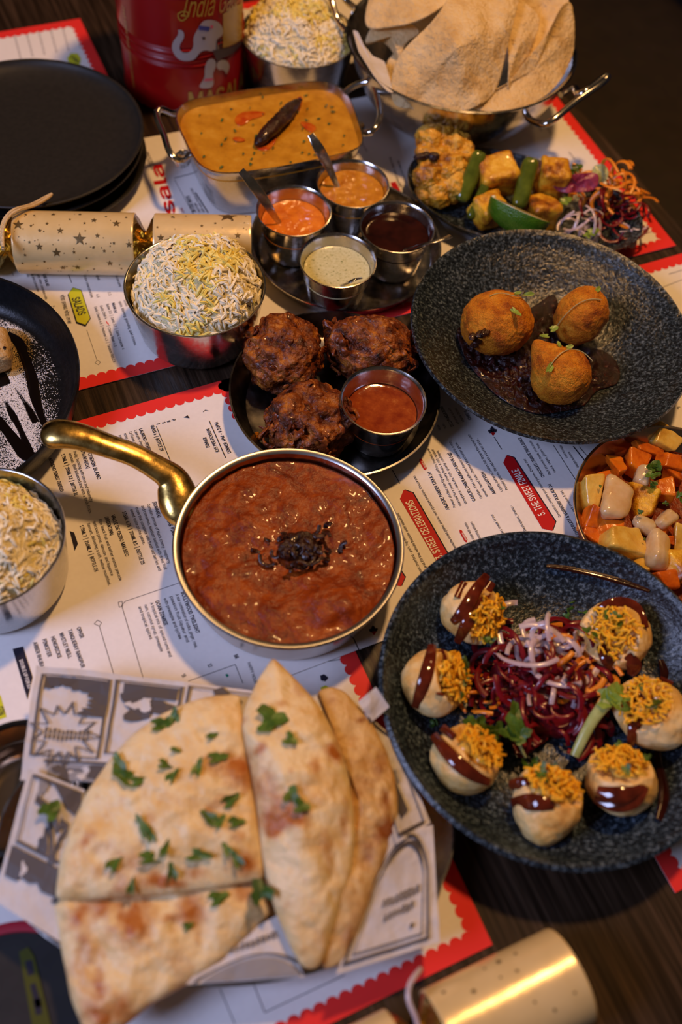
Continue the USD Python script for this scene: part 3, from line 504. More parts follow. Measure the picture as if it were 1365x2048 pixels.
def rice_bowl(c, R, h, rb, label, rlabel, yaw, proto=[]):
    t = thing('steel_bowl', label, 'bowl', (*c, 0.0009)); z = .0009
    m = lathe(bowl_prof(R, h, rb), (*c, z)); part(t, 'body', m, 'steel')
    b = .0105
    if not proto:
        r = thing('rice', rlabel, 'rice', (*c, z + .018), None, 'stuff', yaw); proto.append((r, R))
        bed, w, y, cu = rice_heap(R - .0015, h - .015, .040, (.007, .001), 11)
        for n, mm, k in (('underlayer', bed, 'rice_bed'), ('grains', w, 'rice'), ('saffron_grains', y, 'rice_y'), ('cumin_seeds', cu, 'cumin')):
            v = mm.vertices.copy(); q = np.hypot(v[:, 0], v[:, 1]); w = np.interp(v[:, 2], [0, .008, h, h + .001], [rb - .008, rb - .0018, R - .0022, 1]); v[:, :2] *= np.minimum(1, w / np.maximum(q, 1e-9))[:, None]; mm = tm(v, mm.faces)
            mm.apply_translation((*c, z)); part(r, n, mm, k, smooth=50, kind='stuff')
    else:
        r0, R0 = proto[0]; x = copy(r0, (*c, z + .018), rlabel, None, yaw); x.AddScaleOp().Set(Gf.Vec3f((R / R0), (R / R0), 1.0)); data(x.GetPrim(), kind='stuff')
c, R = from_fit(-.2533, .9745, .1011, .053); rice_bowl(c, R, .052, .048, 'steel bowl of white and yellow rice in front of the gold cracker', 'white and yellow rice heaped in the bowl before the gold cracker', 30)
c, R = from_fit(-.4221, .5221, .0978, .058); rice_bowl(c, R, .057, .047, 'steel bowl of rice under the knob of the brass pan handle', 'rice with cumin in the bowl beside the brass handle', 200)
c, R = from_fit(-.1926, 1.6224, .1043, .053); rice_bowl(c, R, .052, .05, 'blurred steel bowl of rice behind the dal, beside the red tin', 'yellowish rice heaped in the far bowl beside the red tin', 110)

# --- stack of black plates
c, R = from_fit(-.5849, 1.2622, .1869, .040)
def plate_prof(R, h=.014, t=.0035):
    return [(1e-5, 0), (R * .62, 0), (R * .66, .001), (R * .90, h * .55), (R * .985, h - .003), (R, h - .001), (R + .0002, h), (R - .0008, h + .0008), (R - .003, h + .0002), (R * .95, h * .72), (R * .88, h * .5), (R * .70, t + .0002), (1e-5, t)]
for k, (dx, dy, lab) in enumerate([(.002, -.002, 'lowest black plate of the stack of three'), (-.001, .001, 'middle black plate of the stack of three'), (0, 0, 'large matte black plate on top of the stack of three')]):
    t = thing('black_plate', lab, 'plate', (c[0] + dx, c[1] + dy, .0012 + .0128 * k), 'stacked black plates'); part(t, 'body', lathe(plate_prof(R - .001 * (2 - k)), (c[0] + dx, c[1] + dy, .0012 + .0128 * k), 128), 'black_plate')

# --- red tin
TC, TR, TH = np.array([-.2182, .8687]), .0603, .20
prof = [(1e-5, 0), (TR - .001, 0), (TR + .0008, .001), (TR + .001, .004), (TR, .006)]
for z in (.052, .060, .068, .118, .126): prof += [(TR, z - .0035), (TR - .0012, z - .0018), (TR + .0006, z), (TR - .0012, z + .0018), (TR, z + .0035)]
prof = sorted(prof[1:], key=lambda q: q[1]); prof = [(1e-5, 0)] + prof + [(TR, TH), (TR + .001, TH + .001), (TR - .002, TH + .002), (TR - .003, TH - .003), (1e-5, TH - .003)]
t = thing('spice_tin', 'tall red tin printed with a white elephant and gold lettering', 'tin', (*TC, .0009)); part(t, 'body', lathe(prof, (*TC, .0009)), 'tin_red')
base_a = math.atan2(*(EYE[:2] - TC)[::-1])            # the angle of the side that faces the camera
def on_tin(poly, ink, name, lift=.0007, label=None, under=None):
    """A flat shape in (metres round the tin, metres up) wrapped on its side."""
    poly = poly.buffer(0); ms = []
    lo, hi = poly.bounds[0], poly.bounds[2]; cuts = np.arange(lo - .001, hi + .004, .004)
    for a, b in zip(cuts[:-1], cuts[1:]):
        g = poly.intersection(sbox(a, -1, b, 1))
        for q in getattr(g, 'geoms', [g]):
            if q.geom_type == 'Polygon' and q.area > 1e-9: ms.append(poly_mesh(q))
    m = join(*ms); v = m.vertices; th = base_a + v[:, 0] / TR; r = TR + lift
    return part(under or t, name, tm(np.c_[TC[0] + r * np.cos(th), TC[1] + r * np.sin(th), v[:, 1]], m.faces), ink, smooth=False, label=label)
def tpx(x, y):
    """Where the tin's side is met by the sight line of a pixel, as (metres round, metres up)."""
    d = fwd + ((x - 682.5) / FPX) * CR - ((y - 1024) / FPX) * CU; o = EYE[:2] - TC; A, B, C_ = d[:2] @ d[:2], o @ d[:2], o @ o - TR * TR
    D = B * B - A * C_; k = (-B - math.sqrt(max(D, 0))) / A; P = EYE + k * d; a = math.atan2(P[1] - TC[1], P[0] - TC[0]) - base_a; a = (a + math.pi) % (2 * math.pi) - math.pi; return a * TR, P[2]
tc = lambda *pts: Polygon([tpx(200 + x * .24908, y * .24908) for x, y in pts])
smooth_poly = lambda *pts: Polygon([tpx(200 + x * .24908, y * .24908) for x, y in spline(np.array(pts, float), 60, True)])
eleph = smooth_poly((800, 200), (830, 165), (880, 155), (930, 165), (970, 200), (985, 250), (970, 290), (940, 310), (950, 400), (900, 410), (850, 400), (800, 420), (760, 470), (700, 486), (640, 475), (600, 435), (580, 385), (590, 330), (625, 280), (630, 255), (620, 240), (650, 235), (675, 265), (670, 310), (645, 350), (640, 390), (660, 415), (700, 420), (735, 400), (750, 350), (750, 300), (775, 245))
leg = smooth_poly((880, 470), (920, 480), (925, 540), (905, 590), (910, 640), (900, 690), (860, 705), (800, 695), (810, 665), (835, 620), (840, 560), (850, 510)); leg2 = smooth_poly((940, 500), (1000, 480), (1035, 520), (1030, 560), (1010, 590), (990, 560), (950, 555))
on_tin(tc((985, 110), (1060, 50), (1135, 20), (1140, 300), (1060, 360), (985, 385)), 'tin_gold', 'gold_panel', .0006)
el = on_tin(eleph, 'tin_white', 'elephant', .0008, 'white printed elephant with raised trunk'); on_tin(unary_union([leg, leg2]), 'tin_white', 'elephant_leg', .0008, under=el)
on_tin(tc((795, 200), (880, 212), (872, 246), (790, 236)), 'tin_blue', 'cap_band', .0010, under=el); on_tin(tc((885, 200), (905, 198), (905, 222), (885, 222)), 'tin_pink', 'cap_jewel', .0010, under=el)
on_tin(unary_union([tc((815, 295), (840, 290), (845, 310), (825, 318)), tc((930, 330), (942, 300), (940, 480), (930, 480)), tc((960, 300), (970, 300), (968, 480), (958, 480)), tc((900, 400), (985, 385), (1135, 320), (1135, 345), (960, 470), (935, 490))]), 'tin_dark', 'dark_outline', .0011)
on_tin(tc((840, 628), (905, 622), (905, 640), (832, 648)), 'tin_pink', 'anklet', .0011, under=el)
def tin_text(txt, a, b, h, name, shear=0, bold=True):
    A, B = np.array(tpx(*a)), np.array(tpx(*b)); L = np.linalg.norm(B - A); d = (B - A) / L; n = np.array([-d[1], d[0]]); g, w, base, cap = letters(txt, bold); k = L / w; kh = h / cap
    g = affinity.affine_transform(g, [k, k * shear, 0, kh, 0, base * kh]); on_tin(affinity.affine_transform(g, [d[0], n[0], d[1], n[1], *A]), 'tin_gold', name, .0009)
tin_text('India Gate', (366, 32), (478, 4), .019, 'gold_script', .35, False); tin_text('MASALA', (371, 215), (486, 168), .017, 'gold_capitals')
swash = unary_union([tc(*[(int(x), int(y)) for x, y in np.vstack([spline(np.array([(620, 110), (640, 90), (690, 85), (715, 100), (700, 140), (660, 168), (630, 150), (622, 115)], float), 24), spline(np.array([(632, 118), (648, 100), (690, 95), (703, 105), (690, 135), (662, 155), (642, 145), (634, 122)], float), 24)[::-1]])])]); on_tin(swash, 'tin_gold', 'gold_swash', .0009)
tin_text('MADRAS BLENDED SPICE SINCE 1947', (272, 178), (250, 12), .0035, 'gold_edge_lettering', 0, False)

# --- papad karahi with handles
c, R = from_fit(.1036, 1.6644, .2062, .075); PZ = .075
prof = [(1e-5, 0), (R * .45, 0), (R * .55, .003), (R * .72, .014), (R * .86, .032), (R * .95, .053), (R, PZ)]
prof = [tuple(q) for q in spline(np.array(prof), 30)]; prof = prof + [(R + .003, PZ + .0002), (R + .0036, PZ + .0014), (R + .002, PZ + .0024), (R - .0006, PZ + .001)] + [(max(1e-5, r - .0012), z + .0012) for r, z in prof[::-1][1:]]
PC = c; t = thing('papad_bowl', 'wide steel karahi bowl with wire handles, full of papads', 'bowl', (*c, .0009)); part(t, 'body', lathe(prof, (*c, .0009), 128), 'steel')
def loop(pts, r=.0032, n=60): return fixn(tube(spline(np.array(pts), n), r, 10))
part(t, 'handle', loop([at(1122, 190, .068), at(1150, 176, .072), at(1162, 188, .082), at(1215, 152, .090), at(1212, 160, .090), at(1150, 205, .079), at(1095, 247, .068), at(1075, 246, .063), at(1058, 236, .060), at(1052, 226, .062)]), 'steel_bright')
part(t, 'handle', loop([at(692, 62, .066), at(676, 40, .070), at(664, 2, .080), at(660, -40, .088), at(676, -46, .088), at(690, -4, .080), at(716, 22, .070), at(722, 34, .066)]), 'steel_bright')

# --- dal dish: a rounded rectangle with bail handles
DZ = .056
rim = spline(np.array([at(x, y, DZ) for x, y in [(352, 240), (358, 218), (376, 204), (420, 194), (500, 180), (580, 169), (636, 164), (664, 168), (686, 180), (704, 206), (718, 245), (727, 278), (722, 294), (700, 305), (640, 320), (560, 336), (480, 347), (440, 348), (412, 340), (388, 318), (368, 280)]]), 140, True)
DC = rim.mean(0)
def sc(k, z): q = rim.copy(); q[:, :2] = DC[:2] + (q[:, :2] - DC[:2]) * k; q[:, 2] = z; return q
t = thing('dal_dish', 'rectangular steel dish with wire handles holding yellow dal', 'dish', (*DC[:2], .0012))
outer = [sc(.60, .0012), sc(.78, .0012), sc(.84, .004), sc(.88, .012), sc(.945, .042), sc(.965, .050), sc(.985, DZ - .0015), sc(1.0, DZ), sc(1.0, DZ + .0012), sc(.985, DZ + .0012), sc(.957, .0505), sc(.935, .042), sc(.87, .013), sc(.80, .004), sc(.6, .003)]
part(t, 'body', fixn(loft(outer)), 'steel')
part(t, 'handle', loop([at(366, 216, .050), at(346, 226, .053), at(322, 218, .060), at(314, 228, .060), at(328, 270, .057), at(345, 312, .054), at(360, 322, .050), at(374, 315, .046), at(386, 306, .046)], .0030), 'steel_bright')
part(t, 'handle', loop([at(690, 186, .050), at(706, 174, .055), at(742, 164, .062), at(750, 176, .062), at(760, 218, .058), at(754, 252, .055), at(742, 264, .052), at(724, 266, .048)], .0030), 'steel_bright')
for (x, y) in ((366, 318), (716, 262)): part(t, 'handle_lug', blob(at(x, y, .040), (.008, .003, .010), (0, 0, 30), .0002, 60, 2), 'steel')
q = sc(.958, .0497); one('dal', fixn(sheet3d(q, None, .004, lambda G: .0016 * noise3(G, 60, 3) * (np.linspace(1, 0.02, 26)[:, None] < .97), nr=26, nb=140, smooth=False)), 'dal', 'smooth yellow dal filling the rectangular steel dish', 'dal')
DS = .0502
t = thing('chili_oil', 'red chili oil streaks floating on the dal around the dried chili', 'chili oil', at(560, 245, DS), None, 'stuff')
def puddle(pts, z, th=.0006, seed=0): return fixn(sheet3d(np.array([at(x, y, z) for x, y in pts]), None, th, lambda G: .0006 * noise3(G, 200, seed), nr=8, nb=70, dome=.0006))
for k, P in enumerate([[(522, 270), (545, 245), (575, 220), (592, 198), (602, 192), (604, 206), (590, 232), (560, 262), (550, 285), (532, 300), (514, 296), (510, 284)], [(470, 238), (482, 226), (505, 222), (530, 226), (520, 234), (500, 240), (486, 250), (474, 248)], [(602, 244), (620, 246), (632, 256), (625, 264), (608, 254)], [(466, 276), (478, 274), (490, 280), (474, 282)]]): part(t, 'oil_streak', puddle(P, DS + .0004, .0008, k), 'chili_oil')
cp = [at(598, 202, DS + .006), at(585, 214, DS + .007), at(560, 240, DS + .008), at(535, 265, DS + .007), at(516, 285, DS + .004), at(510, 291, DS + .003)]
m = tube(cp, [.0030, .0058, .0068, .0064, .0040, .001], 16, .8, 48); m.vertices += m.vertex_normals * (.0022 * noise3(m.vertices, 300, 2))[:, None]
t = thing('dried_chili', 'shrivelled dark dried chili lying on the dal', 'chili', cp[2]); part(t, 'pod', fixn(m), 'dry_chili'); part(t, 'stalk', fixn(tube([at(598, 202, DS + .006), at(603, 197, DS + .008)], .002, 8)), 'dry_chili')
r = np.random.default_rng(5); fl = []
for k in range(60):
    x, y = r.uniform(380, 710), r.uniform(190, 335); P = at(x, y, DS + .001); e = np.abs((to_uv(P) - to_uv(DC)))
    if Polygon(sc(.92, 0)[:, :2]).contains(Point(*P[:2])): fl.append(blob(P, (r.uniform(.0008, .0026), r.uniform(.0006, .0012), .0005), (0, 0, r.uniform(0, 180)), .0003, 300, 1, k))
one('herb_flecks', join(*fl), 'herb_dark', 'small dark herb flecks scattered over the yellow dal', 'herbs', None, 'stuff')

# --- thali tray with four cups
c, R = from_fit(-.0472, 1.105, .1435, .0145); z = .0012
prof = [(1e-5, 0), (R * .88, 0), (R * .93, .002), (R * .97, .009), (R, .0135), (R + .0012, .0145), (R + .001, .0155), (R - .001, .0152), (R * .96, .010), (R * .92, .003), (R * .87, .0012), (1e-5, .0012)]
t = thing('thali_tray', 'round steel tray carrying four small sauce cups', 'tray', (*c, z)); part(t, 'body', lathe(prof, (*c, z), 128), 'steel')
CUPH = .046
cprof = [(1e-5, 0), (.0175, 0), (.0205, .0012), (.0225, .004), (.0245, .014), (.0275, .030), (.0305, .0445), (.0318, CUPH - .0004), (.0324, CUPH), (.0323, CUPH + .0009), (.0315, CUPH + .0011), (.0306, CUPH), (.0297, .0445), (.0267, .030), (.0237, .014), (.0217, .005), (.0195, .0022), (1e-5, .0022)]
CUPS = dict(O=(-.135, 1.1574), Y=(-.0516, 1.2385), D=(.0273, 1.1522), G=(-.0555, 1.063), B=(.0368, .8103)); TZ0 = .0026
def cup_at(k, z): s_ = CH - (z + CUPH); return np.array([CUPS[k][0] * s_, CUPS[k][1] * s_, z])
labs = dict(O='steel sauce cup of bright orange sauce on the round tray', Y='steel sauce cup of mango chutney at the back of the tray', D='steel sauce cup of dark tamarind sauce on the round tray', G='steel sauce cup of pale green yoghurt dip at the front of the tray', B='steel sauce cup of sweet chili sauce beside the onion bhajis')
P = cup_at('O', TZ0); cup0 = thing('sauce_cup', labs['O'], 'cup', P, 'steel sauce cups'); part(cup0, 'body', lathe(cprof, P, 80), 'steel')
for k in 'YDG': copy(cup0, cup_at(k, TZ0), labs[k])
copy(cup0, cup_at('B', .0052), labs['B'])
for k, h, mt, lab, cat, a in (('O', .0335, 'orange_sauce', 'bright orange sauce in the left cup of the tray', 'sauce', .0028), ('Y', .037, 'mango', 'glossy amber mango chutney in the back cup of the tray', 'chutney', .0024), ('D', .0365, 'tamarind', 'almost black tamarind sauce in the right cup of the tray', 'sauce', .0004), ('G', .035, 'mint', 'pale green speckled yoghurt dip in the front cup of the tray', 'dip', .0008), ('B', .031, 'chili_sauce', 'red-brown sweet chili sauce in the cup beside the bhajis', 'sauce', .0006)):
    P = cup_at(k, TZ0 if k != 'B' else .0052) + [0, 0, h]; rr = np.interp(h, [.014, .030, .0445], [.0237, .0267, .0297]) - .0002
    one('sauce', fixn(disc(P, rr, a, 75, ord(k), depth=.006)), mt, lab, cat)
def strip(pts, w, th=.0010, n=40, up=(0, 0, 1.)):
    p = spline(np.array(pts, float), n); ww = np.interp(np.linspace(0, 1, n), np.linspace(0, 1, len(w)), w); t_ = np.gradient(p, axis=0); t_ /= np.linalg.norm(t_, axis=1, keepdims=True); a = np.cross(t_, up); a /= np.linalg.norm(a, axis=1, keepdims=True); b = np.cross(a, t_)
    ph = np.arange(12) * 2 * np.pi / 12; cx, cy = np.sign(np.cos(ph)) * np.abs(np.cos(ph)) ** .5, np.sign(np.sin(ph)) * np.abs(np.sin(ph)) ** .7
    return fixn(loft([p[i] + a[i] * 0 + cx[:, None] * a[i] * ww[i] / 2 + cy[:, None] * b[i] * th for i in range(n)]))
facing = EYE - cup_at('O', .05); facing = facing / np.linalg.norm(facing)
def spoon(label, pts, w, up, bowl=None):
    t = thing('small_spoon', label, 'spoon', pts[0]); part(t, 'handle', strip(pts, w, .0006, 40, up), 'steel')
    if bowl is not None: part(t, 'spoon_bowl', blob(bowl, (.009, .006, .0025), (0, 0, 40), 0, 1, 3), 'steel')
spoon('small flat spoon standing in the orange sauce', [at(482, 341, .084), at(500, 362, .077), at(530, 402, .060), at(552, 436, .042), at(560, 446, .036)], [.006, .0085, .008, .0065, .004], facing, at(566, 452, .030))
spoon('small flat spoon standing in the mango chutney', [at(622, 269, .084), at(636, 294, .077), at(656, 330, .060), at(670, 362, .046), at(677, 378, .039)], [.006, .0092, .0085, .006, .004], facing, at(682, 386, .033))
spoon('thin teaspoon resting over the rim of the tamarind cup', [at(800, 502, .036), at(826, 496, .044), at(866, 484, .052), at(888, 478, .052), at(902, 472, .050)], [.005, .004, .003, .0035, .004], (0, 0, 1.), at(794, 505, .034))
spoon('teaspoon tip poking out of the pale green dip', [at(680, 572, .036), at(696, 566, .043), at(708, 560, .046), at(724, 556, .042)], [.004, .003, .0025, .002], (0, 0, 1.))

# --- dark oval plate for the tikka
OZ = .022; ov = spline(np.array([at(x, y, OZ) for x, y in [(816, 362), (818, 335), (838, 310), (880, 294), (940, 293), (1000, 302), (1060, 315), (1130, 337), (1200, 366), (1250, 395), (1280, 425), (1287, 450), (1280, 476), (1250, 496), (1200, 506), (1130, 506), (1050, 493), (975, 474), (900, 446), (848, 412), (824, 385)]]), 140, True); OC = ov.mean(0)
def osc(k, z): q = ov.copy(); q[:, :2] = OC[:2] + (q[:, :2] - OC[:2]) * k; q[:, 2] = z; return q
t = thing('oval_plate', 'dark oval plate under the grilled tikka skewer and salad', 'plate', (*OC[:2], .001))
part(t, 'body', fixn(loft([osc(.3, .001), osc(.70, .001), osc(.76, .004), osc(.90, .012), osc(.985, OZ - .002), osc(1, OZ), osc(.995, OZ + .0012), osc(.975, OZ + .0006), osc(.88, .0145), osc(.74, .007), osc(.3, .006)])), 'stone')

# --- the two speckled plates and the bhaji pan
c, R = from_fit(.2667, .9815, .2055, .042); RC = c; hr = .0405
prof = [(1e-5, .001), (.040, .001), (.042, 0), (.048, 0), (.050, .003), (.066, .010), (.090, .024), (.106, .034), (R - .0005, hr), (R + .0006, hr + .0012), (R - .0004, hr + .0026), (R - .003, hr + .0022), (.104, .0365), (.088, .0265), (.072, .0165), (.058, .0105), (.044, .0075), (1e-5, .0065)]
prof = prof[:4] + [tuple(q) for q in spline(np.array(prof[4:]), 60)]
t = thing('speckled_bowl', 'deep dark speckled stoneware plate with three fried balls', 'plate', (*c, .0016)); part(t, 'body', lathe(prof, (*c, .0016), 144), 'stone')
c, R = from_fit(.2701, .4323, .2026, .0415); KC, KR = c, R
prof = [(1e-5, .001), (.056, .001), (.058, 0), (.064, 0), (.067, .003), (.082, .010), (.098, .022), (.107, .032), (R - .0005, .0385), (R + .0007, .0395), (R, .0408), (R - .003, .0404), (.1055, .0335), (.096, .0235), (.085, .0150), (.072, .0098), (.056, .0066), (1e-5, .0056)]
prof = prof[:4] + [tuple(q) for q in spline(np.array(prof[4:]), 60)]
t = thing('speckled_plate', 'large blue-black speckled stoneware plate of filled puris', 'plate', (*c, .0016)); part(t, 'body', lathe(prof, (*c, .0016), 144), 'stone_b')
c, R = from_fit(-.03, .8143, .1423, .022); BC = c; BZ = .0028
prof = [(1e-5, 0), (R * .80, 0), (R * .86, .002), (R * .95, .013), (R - .0006, .0195), (R + .0006, .0203), (R + .0006, .0214), (R - .0008, .0216), (R * .94, .0140), (R * .85, .0035), (R * .78, .0020), (1e-5, .0020)]
t = thing('bhaji_plate', 'round dark metal plate with onion bhajis on it', 'plate', (*c, BZ)); part(t, 'body', lathe(prof, (*c, BZ), 128), 'dark_tin')

# --- dessert plate at the left
c, R = from_fit(-.5692, .7396, .2024, .034); SC = c; SZ = .002
prof = [(1e-5, 0), (R * .80, 0), (R * .88, .002), (R * .96, .012), (R * .992, .026), (R, .0315), (R - .0006, .0328), (R - .0026, .0326), (R * .955, .025), (R * .93, .012), (R * .87, .0055), (R * .8, .0042), (1e-5, .0040)]
t = thing('dessert_plate', 'black deep-rimmed plate dusted with icing sugar and chocolate streaks', 'plate', (*c, SZ)); part(t, 'body', lathe(prof, (*c, SZ), 128), 'black_gloss'); SF = SZ + .0044

# --- curry pan with brass handle
c, R = from_fit(-.0575, .5691, .1378, .043); QC = c; QZ = .0022; ph = .041
prof = [(1e-5, 0), (R * .84, 0), (R * .90, .003), (R * .925, .010), (R * .965, .028), (R * .985, .037), (R - .0004, ph - .001), (R + .0010, ph), (R + .0011, ph + .0012), (R - .0004, ph + .0019), (R - .0020, ph + .0010), (R * .966, .037), (R * .945, .028), (R * .905, .011), (R * .88, .004), (1e-5, .0025)]
t = thing('curry_pan', 'small steel pan with a long brass handle, full of red curry', 'pan', (*c, QZ)); pb = part(t, 'body', lathe(prof, (*c, QZ), 128), 'copper', label='steel pan bowl with a bright rim')
part(pb, 'rim', lathe([(R - .0030, ph + .0008), (R - .0014, ph + .0022), (R + .0006, ph + .0023), (R + .0018, ph + .0010), (R + .0010, ph - .0008), (R - .0014, ph - .0004), (R - .0030, ph + .0008)], (*c, QZ), 128), 'rim_steel', label='bright rolled rim')
hd = at(372, 1020, .030)[:2] - QC; hd /= np.linalg.norm(hd); hp = [np.r_[QC + hd * (R - .0022), .0285], np.r_[QC + hd * (R + .006), .0325], at(346, 962, .040), at(318, 938, .046), at(272, 912, .053), at(220, 893, .058), at(170, 876, .061), at(130, 868, .062), at(108, 868, .061), at(92, 870, .060), at(82, 872, .059)]
m = tube(hp, [.0125, .0148, .0120, .0098, .0090, .0092, .0102, .0114, .0116, .0092, .002], 24, .62, 90)
part(t, 'handle', fixn(m), 'brass', label='curved brass handle with a rounded knob')

# --- vegetable bowl at the right edge
c, R = from_fit(.4355, .6895, .1407, .026); VC = c
t = thing('vegetable_bowl', 'steel bowl of roast vegetables at the right, between the two speckled plates', 'bowl', (*c, .0016)); part(t, 'body', lathe(bowl_prof(R, .0245, R * .86, .0012, .012), (*c, .0016), 128), 'copper'); VR = R

# --- oval naan dish
a = np.arange(140) * 2 * np.pi / 140; NC = np.array([-.0400, .1289, .024]); ax, bx, yaw = .1338, .0820, math.radians(8.44)
dirx, diry = np.array([math.cos(yaw), math.sin(yaw)]), np.array([-math.sin(yaw), math.cos(yaw)]); sup = np.stack([np.cos(a) * ax, np.sin(a) * bx], 1)
def nsc(d, z): k = np.array([(ax + d) / ax, (bx + d) / bx]); q = sup * k; return np.c_[NC[:2] + q[:, :1] * dirx + q[:, 1:] * diry, np.full(140, z)]
t = thing('naan_dish', 'oval steel serving dish lined with printed paper under the naan', 'dish', (*NC[:2], .002))
part(t, 'body', fixn(loft([nsc(-.06, .0025), nsc(-.030, .0025), nsc(-.022, .005), nsc(-.010, .013), nsc(-.002, .0215), nsc(.0006, .0235), nsc(.0006, .0248), nsc(-.0008, .0250), nsc(-.012, .0135), nsc(-.024, .0065), nsc(-.06, .0055)])), 'steel')
c = at(38, 1572, .028)[:2]; r_ = 132 / ppm0(at(38, 1572, .028)); t = thing('small_bowl', 'dark-rimmed brown bowl mostly hidden behind the newsprint at the left edge', 'bowl', (*c, .0022)); pb = part(t, 'body', lathe(bowl_prof(r_, .026, r_ * .8, .0016, .012), (*c, .0022), 96), 'copper'); part(pb, 'rim', lathe([(r_ - .0024, .0262), (r_ - .001, .0278), (r_ + .0012, .0276), (r_ + .0016, .0262), (r_ - .0024, .0262)], (*c, .0022), 96), 'black_gloss', label='black rim')
# ---------------------------------------------------------------- food
def ppm(P): return FPX / ((np.asarray(P) - EYE) @ fwd)      # picture size of a metre at a point
def lin(pts, n, k=3):
    p = np.vstack([pts, pts[:1]]).astype(float); L = np.r_[0, np.cumsum(np.linalg.norm(np.diff(p, axis=0), axis=1))]; u = np.linspace(0, L[-1], n + 1)[:-1]
    q = np.stack([np.interp(u, L, p[:, i]) for i in range(3)], 1)
    for _ in range(k): q = (np.roll(q, 1, 0) + 2 * q + np.roll(q, -1, 0)) / 4
    return q
def P3(pts, z=None): return np.array([at(p[0], p[1], p[2] if len(p) > 2 else z) for p in pts])
def ribbon(pts, r, n=6, flat=.45, seg=14): return tube(pts, r, n, flat, seg)
def curls(c, R, z0, z1, n, r, seed, arc=(1.5, 4.5), rad=(.006, .016), flat=.5, nz=6, squash=(1, 1), yaw=0, seg=12):
    g = np.random.default_rng(seed); out = []
    for _ in range(n):
        q = np.sqrt(g.uniform()) * R; a = g.uniform(0, 2 * np.pi); o = np.array([q * math.cos(a) * squash[0], q * math.sin(a) * squash[1], 0]); o = Rn.from_euler('z', yaw, degrees=True).apply(o)
        zc = z0 + (z1 - z0) * (1 - (q / R) ** 2) * g.uniform(.5, 1.05)
        k = g.uniform(*rad); th = g.uniform(0, 6.28) + np.linspace(0, g.uniform(*arc), 7); kk = k * np.linspace(1, g.uniform(.6, 1.3), 7)
        P = np.stack([kk * np.cos(th), kk * np.sin(th), .002 * np.sin(th * 2 + a)], 1); P = Rn.from_euler('xyz', [g.normal(0, 32), g.normal(0, 32), g.uniform(0, 360)], degrees=True).apply(P)
        P += np.asarray(c) + o + [0, 0, zc]; P[:, 2] = np.maximum(P[:, 2], c[2] + z0 * .4 + r)
        out.append(tube(P, r * g.uniform(.75, 1.15), nz, flat, seg))
    return fixn_all(out)
def fixn_all(ms): return join(*ms)
HOLD = {}
# --- three onion bhajis
def bhaji(px, py, rad, rot, seed, label):
    c = at(px, py, BZ + .002 + rad[2] * .92); t = thing('onion_bhaji', label, 'bhaji', c * [1, 1, 0] + [0, 0, BZ + .002], 'onion bhajis')
    b = blob(c, rad, rot, .0070, 62, 6, seed, ridge=.0050, oct=6); v = b.vertices; v += b.vertex_normals * (.0030 * (.25 - np.abs(noise3(v, 150, seed + 2, 3))) + .0016 * noise3(v, 420, seed + 4, 2))[:, None]
    v[:, 2] = np.maximum(v[:, 2], BZ + .0024); b = tm(v, b.faces); part(t, 'batter', b, 'bhaji', smooth=70)
    g = np.random.default_rng(seed); ms = []; Rm = Rn.from_euler('xyz', rot, degrees=True)
    for k in range(34):
        d = g.normal(size=3); d /= np.linalg.norm(d); d[2] = abs(d[2]) * 1.2 - .35; d /= np.linalg.norm(d); e = np.cross(d, g.normal(size=3)); e /= np.linalg.norm(e); th = np.linspace(0, g.uniform(.3, .9), 7)
        w = (np.cos(th)[:, None] * d + np.sin(th)[:, None] * e); w /= np.linalg.norm(w, axis=1, keepdims=True); w += g.normal(0, .05, w.shape)
        P = w * np.asarray(rad) * (.95 + .10 * np.sin(th * 4 + k)[:, None] + g.uniform(-.02, .12)); P = Rm.apply(P) + c; P[:, 2] = np.maximum(P[:, 2], BZ + .004)
        m = tube(P, g.uniform(.0018, .0034) * np.array([.4, .9, 1.1, .9, 1.1, .9, .3]), 10, .38, 26, up=tuple(d)); m.vertices += (.0016 * noise3(m.vertices, 240, k, 3))[:, None] * m.vertex_normals * 2; ms.append(m)
    part(t, 'onion_strands', join(*ms), 'onion_fried', smooth=70, kind='stuff')
bhaji(566, 706, (.030, .031, .024), (0, 0, 20), 3, 'onion bhaji at the back left of the dark plate')
bhaji(738, 698, (.037, .027, .024), (0, 0, -15), 8, 'wide onion bhaji at the back of the dark plate, behind the chili sauce')
bhaji(622, 846, (.032, .029, .024), (0, 0, 25), 14, 'onion bhaji nearest the curry pan')
one('fried_crumbs', join(*[blob(at(520 + 6 * math.sin(k * 2.3), 872 + 5 * math.cos(k * 1.7), BZ + .0035), (.0018, .0014, .0012), None, .0008, 300, 1, k) for k in range(9)]), 'crumb', 'little orange fried crumbs on the dark plate beside the nearest bhaji', 'crumbs', None, 'stuff')
# --- fried balls with chutney and cress
PLR = [(0, .0075), (.044, .0083), (.058, .0113), (.072, .0173), (.088, .0273), (.104, .0373)]
def plate_z(x, y): return np.interp(np.hypot(x - RC[0], y - RC[1]), *np.array(PLR).T) + .0016
pts = [(918, 700), (912, 672), (940, 655), (1000, 640), (1070, 612), (1105, 598), (1130, 640), (1180, 690), (1212, 705), (1236, 742), (1228, 775), (1196, 782), (1170, 812), (1120, 828), (1075, 836), (1030, 822), (990, 796), (962, 765), (934, 732)]
m = sheet3d(P3(pts, .012), None, .001, None, nr=70, nb=260); top = len(m.vertices); v = m.vertices.copy(); half = 70 * 260
c0 = v[:half].mean(0); ed = np.repeat(np.linspace(0.02, 1, 70), 260)
zt = plate_z(v[:, 0], v[:, 1]); v[:half, 2] = zt[:half] + .0004 + (.0046 + .0085 * noise3(v[:half], 260, 4, 2)) * (1 - ed ** 8); v[half:, 2] = zt[half:] - .0003; m = fixn(tm(v, m.faces))
